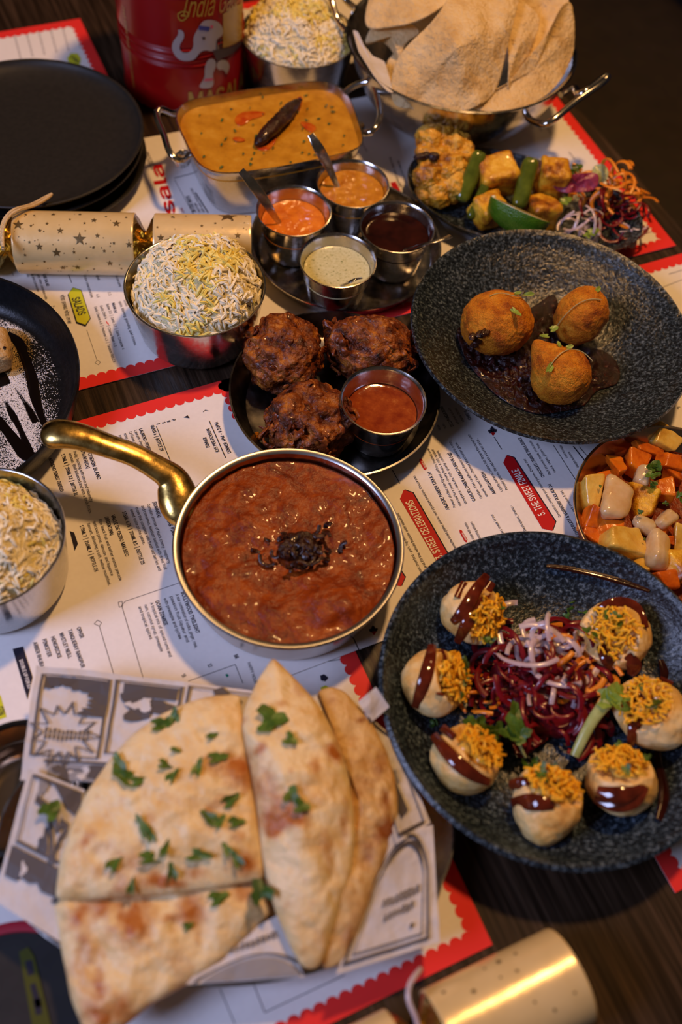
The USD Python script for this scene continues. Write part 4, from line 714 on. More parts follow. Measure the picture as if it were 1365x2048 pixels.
one('chutney', m, 'chutney', 'glossy dark red berry chutney pooled under the three fried balls', 'chutney', None, None, 60)
def fritter(px, py, rad, rot, seed, label, nub=None):
    c = at(px, py, .0125 + rad[2] * .95); b = blob(c, rad, rot, .0020, 90, 5, seed, oct=5); v = b.vertices.copy()
    if nub is not None:
        d = nub - c; d /= np.linalg.norm(d); u_ = (v - c) / np.linalg.norm(v - c, axis=1, keepdims=True); k = np.clip(u_ @ d, 0, 1) ** 14; v += d * (k * (np.linalg.norm(nub - c) - rad[0] * .92))[:, None]
    v += b.vertex_normals * (.0009 * noise3(v, 420, seed, 2) + .0030 * np.minimum(0, noise3(v, 38, seed + 3, 2) + .16))[:, None]
    t = thing('fried_ball', label, 'fritter', c * [1, 1, 0] + [0, 0, .0125], 'fried balls on chutney'); part(t, 'crust', tm(v, b.faces), 'crumb', smooth=60); HOLD[seed] = tm(v, b.faces); return t, c
t1, c1 = fritter(994, 646, (.0300, .0275, .0250), (0, 0, 20), 21, 'largest fried ball, at the left with a burnt hole')
cr = [blob(on(HOLD[21], x, y, -.0004), (.0048, .0036, .0016), (0, 0, 40), .0015, 200, 3, k) for k, (x, y) in enumerate([(948, 672), (956, 682), (962, 668), (950, 690), (972, 664)])]
part(t1, 'burnt_patch', join(*cr), 'dry_chili', label='nearly black burnt patch')
t2, c2 = fritter(1162, 632, (.0205, .0225, .0265), (0, 14, 0), 22, 'fried ball at the back right with a thin stem across it')
t3, c3 = fritter(1122, 752, (.0235, .0225, .0240), (0, 0, 0), 23, 'pear-shaped fried ball nearest the front of the plate', at(1070, 684, .050))
def cress(label, base, stem, leaves):
    t = thing('cress_sprig', label, 'herb', base); part(t, 'stem', tube(stem, .0004, 6, 1, 24), 'stem')
    for k, (p, sz, yaw, asp) in enumerate(leaves): part(t, 'leaf', leaf(p, sz, yaw, 1, (8, -8), .2, .0004, k, 40, 5, asp), 'cress')
B = HOLD[21]; cress('cress sprig on the largest fried ball', on(B, 1030, 590), [on(B, 980, 592, .001), on(B, 1005, 586, .0016), on(B, 1030, 592, .0018), on(B, 1050, 592, .002)], [(on(B, 1054, 590, .0016), .0062, 15, .34), (on(B, 1034, 586, .0018), .004, 10, .4), (on(B, 1030, 622, .0016), .0080, -50, .30)])
B = HOLD[22]; cress('thin cress stem lying across the back right fried ball', on(B, 1150, 620), [on(B, 1107, 664, .003), on(B, 1130, 632, .0012), on(B, 1160, 606, .0012), on(B, 1186, 598, .0012), on(B, 1204, 600, .001)], [(on(B, 1196, 580, .001), .0042, 60, .5), (at(1092, 672, .046), .0055, 200, .5), (at(1106, 658, .045), .005, 30, .6)])
B = HOLD[23]; cress('cress sprig on the front pear-shaped fried ball', on(B, 1110, 730), [on(B, 1096, 742, .0012), on(B, 1108, 722, .0014), on(B, 1130, 702, .0014), on(B, 1166, 704, .0008), on(B, 1186, 722, .0004)], [(on(B, 1100, 738, .0014), .0068, 70, .42), (on(B, 1138, 694, .001), .004, 20, .5), (on(B, 1120, 690, .001), .0036, 120, .5)])
# --- curry
sz = QZ + .0345; gx = [((700, 1222), .020, .0070), ((640, 1200), .018, .0035), ((690, 1252), .010, -.0050), ((450, 1000), .020, .0025), ((430, 1180), .022, .0035), ((500, 1050), .014, .0022), ((560, 1230), .018, .003), ((700, 980), .02, .0015), ((600, 1090), .018, .002), ((755, 1060), .010, .0015), ((400, 1150), .010, -.002)]
def cx_(G):
    z = 0
    for (p, w, h) in gx: q = at(*p, sz); z = z + h * np.exp(-((G[..., 0] - q[0]) ** 2 + (G[..., 1] - q[1]) ** 2) / (2 * (w * .6) ** 2))
    return z * (1 - np.linspace(1, .01, len(G))[:, None] ** 12) + .0022 * np.abs(noise3(G * [1, 1, 0], 75, 8, 4)) * 2 - .001
one('curry', fixn(disc((*QC, sz), .0727, .0022, 60, 2, 70, 200, .012, 5, cx_)), 'curry', 'thick red-brown curry filling the brass-handled pan', 'curry', None, None, 70)
t = thing('fried_onion_garnish', 'dark crisp fried onions in the middle of the red curry', 'garnish', at(600, 1095, sz), None, 'stuff'); g = np.random.default_rng(3); ms = []
for k in range(46):
    x, y = g.normal(602, 28), g.normal(1095, 15); p = at(x, y, sz + .003 + .006 * math.exp(-((x - 600) / 45) ** 2) * g.uniform(.3, 1)); th = np.linspace(0, g.uniform(1, 3), 5); q = g.uniform(.003, .007)
    ms.append(tube(p + Rn.from_euler('xyz', [g.normal(0, 30), g.normal(0, 30), g.uniform(0, 360)], degrees=True).apply(np.stack([q * np.cos(th), q * np.sin(th), 0 * th], 1)), g.uniform(.0009, .0020), 6, .5, 12))
part(t, 'onion_shreds', join(*ms), 'dry_chili', smooth=60, kind='stuff'); part(t, 'clump', blob(at(598, 1095, sz + .003), (.013, .010, .0055), (0, 0, 20), .005, 130, 4, 6, ridge=.003), 'dry_chili', smooth=60)
# --- tikka on the oval plate
def chunk(name, label, cat, px, py, z, size, rot, mt, seed, group=None, amp=.0022, r=.55, freq=75):
    c = at(px, py, z); m = rbox(size, c, rot, r, amp, freq, seed); one(name, m, mt, label, cat, group, None, 60)
c = at(886, 330, .026); m = join(blob(c, (.0225, .021, .021), (0, 0, 20), .008, 62, 5, 31, ridge=.004, oct=5), *[blob(at(x, y, z), (r_, r_ * .95, r_ * .9), None, r_ * .36, 90, 5, 32 + k, ridge=.0025, oct=5) for k, (x, y, z, r_) in enumerate([(864, 276, .046, .0150), (882, 268, .048, .012), (912, 296, .042, .0160), (926, 318, .038, .0120), (858, 306, .040, .0130), (862, 352, .032, .0165), (880, 384, .022, .0150), (908, 372, .026, .0150), (900, 334, .036, .0160), (852, 386, .020, .0110)])])
t = thing('grilled_cauliflower', 'big charred cauliflower floret at the left end of the oval plate', 'cauliflower', c * [1, 1, 0] + [0, 0, .008]); part(t, 'floret', m, 'cauli', smooth=60)
for m in (blob(at(852, 314, .047), (.011, .0035, .0035), (0, 0, 15), .003, 120, 3, 35), blob(at(868, 314, .049), (.005, .004, .004), None, .002, 120, 2, 36), blob(at(882, 404, .012), (.012, .004, .004), None, .003, 120, 3, 37)): part(t, 'charred_edge', m, 'dry_chili')
chunk('paneer_cube', 'yellow charred paneer cube between the two green peppers, upper row', 'paneer', 992, 350, .034, (.036, .030, .032), (14, -8, 22), 'paneer', 41, 'grilled paneer', .003, .32)
chunk('paneer_cube', 'yellow paneer cube at the right, next to the carrot salad', 'paneer', 1102, 358, .034, (.027, .028, .034), (8, 8, 8), 'paneer', 42, 'grilled paneer', .003, .32)
chunk('paneer_cube', 'browned paneer piece behind the lime wedge at its left', 'paneer', 976, 420, .022, (.030, .026, .024), (10, 6, 40), 'paneer', 43, 'grilled paneer', .004, .4)
chunk('paneer_cube', 'browned paneer piece directly behind the lime wedge at its right', 'paneer', 1084, 424, .020, (.028, .028, .026), (-6, 8, 20), 'paneer', 44, 'grilled paneer', .004, .4)
chunk('pepper_piece', 'green pepper piece next to the cauliflower', 'pepper', 942, 354, .036, (.014, .048, .013), (38, 10, -10), 'pepper', 45, 'grilled green pepper', .0016, .85, 60)
chunk('pepper_piece', 'green pepper piece between the two yellow paneer cubes', 'pepper', 1050, 368, .038, (.0155, .047, .014), (38, 0, -8), 'pepper', 46, 'grilled green pepper', .0016, .85, 60)
chunk('pepper_piece', 'olive strip of grilled pepper against the left yellow paneer cube', 'pepper', 960, 396, .028, (.008, .042, .012), (36, 10, -14), 'pepper', 47, 'grilled green pepper', .0014, .85, 60)
# lime wedge: a slice of a sphere, cut by two planes through its axis
def wedge(c, L, r, a0, a1, grow=0.0):
    th = np.linspace(0, np.pi, 30); ph = np.linspace(a0, a1, 24); ring = []
    for t_ in th:
        rr = (r + grow) * math.sin(t_) ** .8; x = L * -math.cos(t_)
        ring.append(np.vstack([[x, 0, 0]] + [[x, rr * math.cos(p), rr * math.sin(p)] for p in ph]))
    return loft(ring)
Rw = Rn.from_euler('xyz', [-10, 4, -20], degrees=True); lc = at(1042, 418, .040)
lm = wedge(None, .0290, .0215, math.radians(156), math.radians(266)); fl = wedge(None, .0268, .0196, math.radians(154.4), math.radians(267.6))
t = thing('lime_wedge', 'green lime wedge at the front of the oval plate', 'lime', lc); 
for n_, mm, k_ in (('skin', lm, 'lime'), ('flesh', fl, 'lime_flesh')): mm = fixn(mm); part(t, n_, tm(Rw.apply(mm.vertices) + lc, mm.faces), k_, smooth=40)
pth = blob((0, 0, 0), (.003, .005, .005), None, .0004, 100, 2); part(t, 'pith', tm(Rw.apply(pth.vertices + [-.026, -.003, -.002]) + lc, pth.faces), 'pith')
sc_ = at(1205, 410, .010)
one('shredded_carrot', curls(sc_, .030, .008, .040, 30, .0020, 51, (1.0, 3.4), (.010, .022), .5), 'carrot', 'tangle of orange shredded carrot on the oval plate', 'carrot', None, 'stuff', 60)
one('shredded_beetroot', curls(at(1222, 440, .010), .026, .004, .026, 34, .0015, 52, (1.2, 4), (.006, .015), .5), 'beet', 'dark red beetroot shreds among the carrot on the oval plate', 'beetroot', None, 'stuff', 60)
one('sliced_onion', join(curls(at(1150, 470, .008), .020, .003, .016, 18, .0015, 53, (1.0, 2.8), (.008, .017), .3), curls(at(1258, 470, .008), .012, .003, .012, 9, .0010, 57, (1, 2), (.006, .013), .6)), 'onion', 'pale sliced onion at the front of the carrot salad', 'onion', None, 'stuff', 60)
def lf3(pts, c, mt, name, label, cat, amp=.002, th=.0006, seed=1, fr=120, dome=0.0): one(name, fixn(sheet3d(P3(pts), None if c is None else at(*c), th, lambda G: amp * 2 * noise3(G, fr, seed), nr=12, nb=90, dome=dome)), mt, label, cat, None, None, 60)
lf3([(1104, 366, .040), (1130, 352, .046), (1170, 346, .046), (1196, 350, .044), (1192, 376, .036), (1160, 384, .034), (1124, 384, .034)], None, 'radicchio', 'radicchio_leaf', 'purple radicchio leaf beside the rightmost paneer cube', 'leaf', .004)
lf3([(1186, 336, .044), (1206, 328, .048), (1218, 346, .044), (1208, 364, .038), (1194, 360, .038)], None, 'celery', 'lettuce_leaf', 'pale green lettuce leaf behind the carrot shreds', 'leaf', .004)
for k, (x, y, lab) in enumerate([(1150, 338, 'tiny dark cress leaf behind the radicchio'), (1128, 404, 'bright green cress beside the carrot shreds'), (1182, 466, 'green cress on the sliced onion')]):
    one('cress_leaf', join(*[leaf(at(x + dx, y + dy, .036 - k * .006), .005, 40 * j, 3, (10, 10), .2, .0004, j, 36, 4) for j, (dx, dy) in enumerate([(0, 0), (9, -5), (-8, 6)])]), 'cress' if k else 'herb', lab, 'herb', 'cress in the carrot salad')
# --- papads standing in the karahi
def papad(label, pts, c, seed, amp=.004):
    m = sheet3d(P3(pts), at(*c), .0011, lambda G: amp * 2 * noise3(G * [1.0, .30, .6], 34, seed, 2) + .0008 * noise3(G, 330, seed, 2), nr=36, nb=220); one('papad', fixn(m), 'papad', label, 'papad', 'papads in the karahi', None, 70)
papad('wavy papad at the front of the karahi, largest of all', [(792, 206, .070), (786, 150, .085), (800, 110, .096), (835, 70, .110), (880, 22, .124), (920, -40, .134), (990, -75, .138), (1035, -40, .134), (1030, 40, .120), (1010, 120, .098), (992, 180, .080), (950, 216, .072), (880, 224, .070), (830, 216, .068)], (915, 95, .116), 61, .0105)
papad('papad leaning at the right of the karahi against its rim', [(1000, 176, .080), (1055, 118, .094), (1098, 60, .108), (1118, 20, .116), (1140, 6, .116), (1154, 50, .104), (1150, 100, .088), (1122, 160, .076), (1070, 205, .071), (1010, 222, .070), (960, 222, .068), (940, 208, .072)], (1070, 140, .086), 62, .007)
papad('papad behind, at the upper right of the karahi', [(1040, 40, .112), (1050, -30, .124), (1100, -60, .130), (1140, -20, .122), (1128, 20, .112), (1100, 75, .098), (1062, 130, .086)], (1085, 20, .106), 63, .004)
papad('narrow folded papad upright in the middle of the karahi', [(1018, 150, .088), (1016, 60, .108), (1022, -10, .122), (1048, 4, .120), (1078, 34, .112), (1076, 60, .106), (1062, 100, .096), (1040, 150, .082), (1018, 178, .078)], (1040, 90, .104), 64, .002)
papad('pale papad at the back left of the karahi', [(735, 50, .092), (734, 10, .100), (760, -40, .110), (840, -70, .120), (920, -50, .124), (905, -5, .116), (860, 30, .110), (815, 46, .104), (770, 52, .096)], (820, 0, .112), 65, .005)
papad('small brown-lit papad low at the left of the karahi', [(732, 88, .074), (742, 58, .084), (775, 42, .090), (820, 46, .094), (838, 66, .090), (812, 88, .082), (800, 122, .072), (776, 92, .072), (752, 84, .072)], (785, 72, .086), 66, .003)
papad('papad scrap low at the left rim beside the paper', [(772, 130, .064), (790, 108, .070), (812, 120, .072), (806, 165, .066), (796, 192, .066), (778, 176, .062)], (790, 150, .066), 67, .002)
one('paper_liner', fixn(sheet3d(lin(P3([(706, 60, .079), (716, 62, .081), (730, 92, .078), (746, 112, .077), (770, 122, .076), (788, 186, .0775), (776, 184, .0785), (756, 162, .0785), (738, 136, .0785), (718, 104, .079)]), 90, 1), at(745, 128, .077), .0003, lambda G: .0012 * noise3(G, 90, 5), nr=10, smooth=False)), 'news', 'strip of white printed paper inside the left rim of the karahi', 'paper')
# --- filled puris and beetroot salad
PZ0 = .0085
def on_plate(x, y, lift=.0034):
    z = .01
    for _ in range(40): p = at(x, y, z); z = float(np.interp(np.hypot(p[0] - KC[0], p[1] - KC[1]), [0, .056, .072, .085, .096, .1055, .112], [.0056, .0066, .0098, .0150, .0235, .0335, .0400])) + lift
    return at(x, y, z)
def puri(px, py, r, ey, tilt, seed, label, stripes):
    c = at(px, py, PZ0 + .004 + r * .78); R_ = Rn.from_euler('zy', [0, 0], degrees=True); d = np.array([math.cos(math.radians(ey)) * math.cos(math.radians(tilt)), math.sin(math.radians(ey)) * math.cos(math.radians(tilt)), math.sin(math.radians(tilt))])
    b = blob((0, 0, 0), (r, r * .95, r * .80), (0, 0, seed * 40), r * .20, 40, 5, seed, oct=4); v = b.vertices.copy(); u_ = v / np.linalg.norm(v, axis=1, keepdims=True); k = u_ @ d
    g = np.random.default_rng(seed); lim = .50 + .22 * noise3(u_, 3, seed); ins = np.clip((k - lim) / (1 - lim), 0, 1); v = v * (1 - (.62 * np.minimum(1, ins * 2.2)))[:, None]; v = v + c; v[:, 2] = np.maximum(v[:, 2], PZ0)
    t = thing('filled_puri', label, 'puri', c * [1, 1, 0] + [0, 0, PZ0], 'filled puris round the salad'); sh = tm(v, b.faces); part(t, 'shell', sh, 'puri', smooth=50)
    e1 = np.cross(d, [0, 0, 1.]); e1 /= np.linalg.norm(e1); e2 = np.cross(e1, d); mouth = c + d * r * .60; ms = []; W = r * .72
    part(t, 'potato_filling', join(*[blob(c + d * r * .38 + e1 * g.uniform(-.38, .38) * r + e2 * g.uniform(-.38, .38) * r, (.0052, .0045, .0045), None, .001, 150, 2, k_) for k_ in range(11)]), 'potato', smooth=50, kind='stuff')
    for _ in range(95):
        q = np.sqrt(g.uniform()) * W; a_ = g.uniform(0, 6.28); h = .0045 + .007 * (1 - (q / W) ** 2) * g.uniform(.2, 1); p = mouth + e1 * q * math.cos(a_) + e2 * q * math.sin(a_) + d * (h - .004); w = g.normal(size=3); w -= d * (w @ d) * .6; w /= np.linalg.norm(w); L = g.uniform(.004, .0085); bnd = g.normal(size=3) * .0012
        ms.append(tube(np.array([p - w * L / 2, p + bnd, p + w * L / 2]), .00085, 5, 1, 5))
    part(t, 'sev', join(*ms), 'sev', smooth=60, kind='stuff', label='crisp orange sev strands')
    for P in stripes:
        Q = [on(sh, x, y, .0008) for x, y in P]; part(t, 'tamarind_drizzle', tube(Q, np.interp(np.linspace(0, 1, len(Q)), [0, .5, 1], [.0026, .0050, .0024]), 12, .28, 30, up=tuple(EYE - c)), 'drizzle', smooth=60)
    for k_ in range(5):
        a_ = g.uniform(0, 6.28); q = g.uniform(.3, .95) * W; p = mouth + e1 * q * math.cos(a_) + e2 * q * math.sin(a_) + d * .005
        part(t, 'herb_leaf', leaf(p, g.uniform(.0028, .0050), g.uniform(0, 360), 3, (g.normal(0, 25), g.normal(0, 25)), .2, .0004, k_, 30, 4), 'herb')
puri(944, 1226, .0225, -30, 35, 71, 'filled puri at the top left of the chaat plate', [[(975, 1150), (950, 1185), (925, 1225), (905, 1245)], [(985, 1165), (960, 1205), (935, 1245), (915, 1285)], [(930, 1165), (915, 1195)]])
puri(872, 1362, .0225, 5, 40, 72, 'filled puri at the far left of the chaat plate, topped with herbs', [[(865, 1290), (858, 1330), (845, 1375), (830, 1415)], [(880, 1300), (885, 1340), (880, 1390)]])
puri(934, 1520, .0225, 45, 45, 73, 'filled puri at the lower left of the chaat plate', [[(868, 1470), (900, 1510), (940, 1545), (980, 1565)], [(885, 1455), (910, 1475)], [(888, 1498), (908, 1526)]])
puri(1094, 1606, .0235, 80, 48, 74, 'filled puri at the bottom of the chaat plate, nearest the viewer', [[(1020, 1570), (1060, 1565), (1100, 1575), (1135, 1590)], [(1025, 1605), (1070, 1605), (1110, 1612)]])
puri(1240, 1562, .0225, 105, 50, 75, 'filled puri at the bottom right of the chaat plate', [[(1190, 1596), (1230, 1610), (1270, 1600), (1292, 1572)], [(1195, 1580), (1240, 1590), (1285, 1575)]])
puri(1306, 1424, .0240, 170, 48, 76, 'filled puri at the right edge of the picture', [[(1262, 1370), (1275, 1400), (1270, 1450), (1262, 1490)], [(1320, 1360), (1345, 1370)]])
puri(1232, 1268, .0235, 215, 58, 77, 'filled puri at the top right of the chaat plate', [[(1192, 1224), (1228, 1208), (1270, 1216), (1292, 1256)], [(1200, 1290), (1215, 1315), (1222, 1340)], [(1255, 1310), (1268, 1330), (1262, 1350)]])
sc_ = at(1085, 1376, PZ0)
one('beetroot_salad', join(curls(sc_, .041, .004, .027, 165, .0018, 81, (1.0, 3.6), (.007, .018), .35), blob(sc_ + [0, 0, .004], (.036, .034, .014), None, .006, 60, 4, 2)), 'beet', 'mound of dark red shredded beetroot in the middle of the chaat plate', 'beetroot', None, 'stuff', 60)
one('onion_slices', join(curls(at(1080, 1296, .026), .022, .002, .012, 22, .0019, 82, (1.2, 2.8), (.010, .023), .28, squash=(1.1, .7)), curls(at(1100, 1400, .024), .016, .004, .010, 4, .0016, 83, (1.2, 2.6), (.010, .016), .3)), 'onion', 'pink-white sliced onion heaped on the beetroot salad', 'onion', None, 'stuff', 60)
one('carrot_shreds', join(curls(at(1150, 1340, .022), .020, .002, .012, 13, .0019, 84, (1.5, 3.8), (.008, .018), .5), curls(at(950, 1410, .010), .016, .002, .008, 8, .0012, 86, (1, 2.5), (.008, .014), .5)), 'carrot', 'orange carrot shreds curled on the beetroot salad', 'carrot', None, 'stuff', 60)
t = thing('coriander_sprig', 'coriander leaf with pale stalk on the front of the beetroot salad', 'herb', at(1030, 1460, .030))
for k, (x, y, s_, yw) in enumerate([(1032, 1428, .0085, 100), (1022, 1466, .0085, 190), (1042, 1470, .0075, 30), (1030, 1450, .008, 130)]): part(t, 'leaf', leaf(at(x, y, .031 + k * .0008), s_, yw, 3, (12, -10), .25, .0004, k), 'herb')
part(t, 'stalk', tube([at(1034, 1470, .030), at(1044, 1498, .026), at(1052, 1514, .022)], .0010, 6, 1, 12), 'celery')
t = thing('celery_stick', 'pale green celery stalk leaning on the right of the beetroot salad', 'celery', at(1160, 1490, .02)); part(t, 'stalk', fixn(tube([at(1150, 1512, .020), at(1166, 1478, .026), at(1188, 1438, .032), at(1214, 1404, .036)], [.0030, .0034, .0036, .0044], 10, .6, 30)), 'celery'); part(t, 'leafy_end', join(*[leaf(at(1216 + 9 * k, 1398 - 8 * (k % 2), .038), .009, 70 * k, 3, (10, -15), .3, .0005, k) for k in range(4)]), 'cress')
t = thing('herb_pile', 'chopped green herbs scattered between the puris and the salad', 'herbs', at(950, 1440, PZ0), None, 'stuff'); g = np.random.default_rng(9); ms = []
for (x, y, n_, sp) in [(895, 1386, 26, 22), (975, 1470, 30, 26), (1225, 1350, 8, 20), (1075, 1530, 6, 30), (812, 1352, 2, 4), (860, 1450, 7, 9), (1150, 1220, 5, 60)]:
    for k in range(n_): ms.append(leaf(at(x + g.normal(0, sp * .5), y + g.normal(0, sp * .35), .026 if n_ > 20 else .012), g.uniform(.003, .006), g.uniform(0, 360), 3, (g.normal(0, 30), g.normal(0, 30)), .25, .0004, k, 26, 4))
part(t, 'leaves', join(*ms), 'herb', kind='stuff')
def drip(label, pts, w, z=.0): one('sauce_streak', fixn(tube([on_plate(x, y) for i, (x, y) in enumerate(pts)], w, 8, .35, 60)), 'tamarind', label, 'sauce', 'dark sauce streaks on the chaat plate')
drip('dark sauce streak across the back of the chaat plate', [(1094, 1132), (1130, 1136), (1180, 1146), (1240, 1162), (1300, 1182)], [.0014, .0022, .0024, .0028, .0016])
drip('dark sauce drips at the right of the chaat plate beyond the last puri', [(1318, 1640), (1330, 1590), (1322, 1540), (1316, 1500)], [.002, .0034, .0028, .002])
drip('short dark sauce smear beside the top right puri', [(1322, 1320), (1330, 1345), (1326, 1362)], [.002, .003, .002])
# --- naans
def news_patch(t, C, amp, seed, decals, nu=40):
    """A crumpled printed sheet through four corners (3D); decals as (ink, polygon in 0..1 x 0..1)."""
    C = [np.asarray(c_, float) for c_ in C]
    def S(s_, q):
        s_, q = np.asarray(s_)[..., None], np.asarray(q)[..., None]; P = C[0] * (1 - s_) * (1 - q) + C[1] * s_ * (1 - q) + C[2] * s_ * q + C[3] * (1 - s_) * q
        d = amp * 2 * noise3(P, 32, seed, 3) + amp * 2.2 * (.22 - np.abs(noise3(P, 48, seed + 4, 2))) + amp * .7 * noise3(P, 120, seed + 2, 2); return P + np.stack([0 * d, 0 * d, d], -1)
    gs, gt = np.meshgrid(np.linspace(0, 1, nu), np.linspace(0, 1, nu)); G = S(gs, gt); v = np.vstack([G.reshape(-1, 3), G.reshape(-1, 3) - [0, 0, .0003]]); f = quads(nu, nu, False); e = np.r_[np.arange(nu), np.arange(nu, nu * nu, nu) + nu - 1, np.arange(nu * nu - 2, nu * nu - nu - 1, -1), np.arange(nu * nu - 2 * nu, 0, -nu)]
    k = np.roll(e, -1); o = nu * nu; f = np.vstack([f, f[:, ::-1] + o, np.stack([e, e + o, k + o], 1), np.stack([e, k + o, k], 1)]); m = tm(v, f)
    if np.cross(G[0, 1] - G[0, 0], G[1, 0] - G[0, 0])[2] < 0: m.faces = m.faces[:, ::-1]
    part(t, 'sheet', m, 'news', smooth=50)
    for ink in ('news_grey', 'news', 'news_ink'):
        for lv, sel in enumerate([[p for i_, p in decals if i_ == ink]]):
            ms = []
            for p in sel:
                p = Polygon(p).buffer(0) if not hasattr(p, 'area') else p
                for i in range(10):
                    for j in range(10):
                        g_ = p.intersection(sbox(i / 10, j / 10, (i + 1) / 10, (j + 1) / 10))
                        for q in getattr(g_, 'geoms', [g_]):
                            if q.geom_type == 'Polygon' and q.area > 1e-6: ms.append(poly_mesh(q))
            if ms:
                mm = join(*ms); P = S(mm.vertices[:, 0], mm.vertices[:, 1]) + [0, 0, .0012 + .0003 * ['news_grey', 'news_ink', 'news'].index(ink)]; mm = tm(P, mm.faces)
                if mm.face_normals[:, 2].mean() < 0: mm.faces = mm.faces[:, ::-1]
                part(t, {'news_ink': 'black_print', 'news_grey': 'grey_print', 'news': 'white_print'}[ink], mm, ink, smooth=False, kind='stuff')
def frame(x0, y0, x1, y1, w=.012): return sbox(x0, y0, x1, y1).difference(sbox(x0 + w, y0 + w, x1 - w, y1 - w))
def burst(cx, cy, rx, ry, n=14, k=.62, seed=0):
    g = np.random.default_rng(seed); a_ = np.arange(2 * n) * np.pi / n; r_ = np.where(np.arange(2 * n) % 2, k, 1) * g.uniform(.85, 1.1, 2 * n); return Polygon(np.stack([cx + rx * r_ * np.cos(a_), cy + ry * r_ * np.sin(a_)], 1)).buffer(0)
def outline(p, w): return p.difference(p.buffer(-w))
def scribble(x0, y0, x1, y1, seed, n=11):
    g = np.random.default_rng(seed); xs = np.linspace(x0, x1, n + 1); return unary_union([sbox(a_, y0 + g.uniform(0, .25) * (y1 - y0), a_ + (x1 - x0) / n * .62, y1 - g.uniform(0, .25) * (y1 - y0)).difference(sbox(a_ + (x1 - x0) / n * .2, y0 + .35 * (y1 - y0), a_ + (x1 - x0) / n * .42, y0 + .62 * (y1 - y0))) for a_ in xs[:-1]])
def blobby(cx, cy, r, seed, n=26):
    g = np.random.default_rng(seed); a_ = np.arange(n) * 2 * np.pi / n; r_ = r * (1 + .35 * np.sin(3 * a_ + seed) + g.uniform(-.22, .22, n)); return Polygon(np.stack([cx + r_ * np.cos(a_), cy + 1.2 * r_ * np.sin(a_)], 1)).buffer(0)
t = thing('newspaper_liner', 'crumpled black and white comic newsprint lining the naan dish', 'paper', (*NC[:2], .0105)); A_ = lambda x, y, z: at(x, y, z)
news_patch(t, [A_(150, 1470, .013), A_(800, 1500, .013), A_(830, 1880, .013), A_(220, 1900, .013)], .002, 1, [])
dk = [('news_ink', frame(.03, .07, .34, .80)), ('news_ink', sbox(.05, .09, .33, .22).union(sbox(.22, .2, .33, .42)).difference(burst(.15, .30, .13, .14, 18, .8, 2))), ('news_ink', outline(burst(.17, .60, .155, .30, 13, .62, 4), .008)), ('news_ink', scribble(.085, .55, .29, .66, 3)), ('news_ink', frame(.36, .06, .66, .75)), ('news_ink', blobby(.50, .30, .10, 2).union(sbox(.40, .08, .64, .2))), ('news', blobby(.49, .28, .05, 5)), ('news_ink', frame(.68, .04, .98, .7)), ('news_ink', blobby(.84, .12, .06, 7)),
      ('news_ink', sbox(.10, .83, .44, .85)), ('news_ink', blobby(.20, .93, .05, 9).union(blobby(.33, .92, .06, 11)).intersection(sbox(0, .86, 1, 1))), ('news_grey', sbox(.12, .86, .42, 1)), ('news', blobby(.27, .93, .04, 4).intersection(sbox(0, .86, 1, 1)))]
news_patch(t, [A_(72, 1330, .042), A_(525, 1384, .048), A_(480, 1575, .040), A_(40, 1560, .040)], .0028, 3, dk, 44)
dk = [('news_ink', frame(.10, .03, .97, .55, .022)), ('news_ink', Polygon([(.5, .05), (.95, .05), (.95, .2), (.75, .17)])), ('news_ink', Polygon([(.25, .17), (.5, .2), (.48, .25), (.24, .22)])), ('news_ink', outline(blobby(.66, .38, .13, 3), .05)), ('news_ink', blobby(.5, .46, .07, 6)), ('news_grey', blobby(.3, .1, .07, 2).intersection(sbox(.13, .05, .9, .5))), ('news_ink', sbox(.06, .58, .97, .80).difference(burst(.45, .84, .4, .11, 9, .7, 7))), ('news', blobby(.3, .7, .04, 2))]
news_patch(t, [A_(58, 1538, .047), A_(170, 1580, .042), A_(130, 1890, .036), A_(-14, 1800, .034)], .002, 5, dk)
news_patch(t, [A_(716, 1405, .052), A_(752, 1374, .056), A_(780, 1412, .050), A_(742, 1446, .046)], .003, 7, [])
dk = [('news_ink', Polygon([(.02, .2), (.35, .25), (.55, .8), (.3, .85)])), ('news_ink', outline(sbox(.08, .04, .86, .97), .03)), ('news_grey', scribble(.15, .4, .6, .55, 6, 5))]
news_patch(t, [A_(728, 1420, .048), A_(792, 1478, .036), A_(862, 1645, .036), A_(792, 1690, .044)], .0026, 9, dk)
arch = unary_union([Point(.46, .42).buffer(.36), sbox(.10, .42, .82, .93)])
dk = [('news_ink', outline(affinity.scale(arch, 1.2, 1.05), .025).intersection(sbox(.02, .02, .98, .98))), ('news_ink', outline(affinity.scale(arch, 1, .92), .012)), ('news_ink', arch.difference(affinity.translate(arch, 0, .07)).intersection(sbox(.1, .1, .8, .5))), ('news_ink', affinity.rotate(scribble(.28, .50, .78, .58, 8, 9), -6)), ('news_ink', affinity.rotate(scribble(.35, .62, .72, .69, 9, 7), -6)), ('news_ink', Point(.7, .8).buffer(.022))]
news_patch(t, [A_(780, 1668, .045), A_(866, 1650, .037), A_(880, 1884, .034), A_(672, 1950, .036)], .0020, 11, dk)
dk = [('news_grey', unary_union([Point(.55, 1.0).buffer(.42)]).intersection(sbox(.02, .02, .98, .98))), ('news_ink', outline(Point(.55, 1.0).buffer(.5), .03).intersection(sbox(.02, .02, .98, .98))), ('news_ink', scribble(.3, .2, .9, .35, 3, 9))]
news_patch(t, [A_(430, 1900, .034), A_(556, 1830, .036), A_(610, 1955, .034), A_(372, 1970, .034)], .0016, 13, dk)
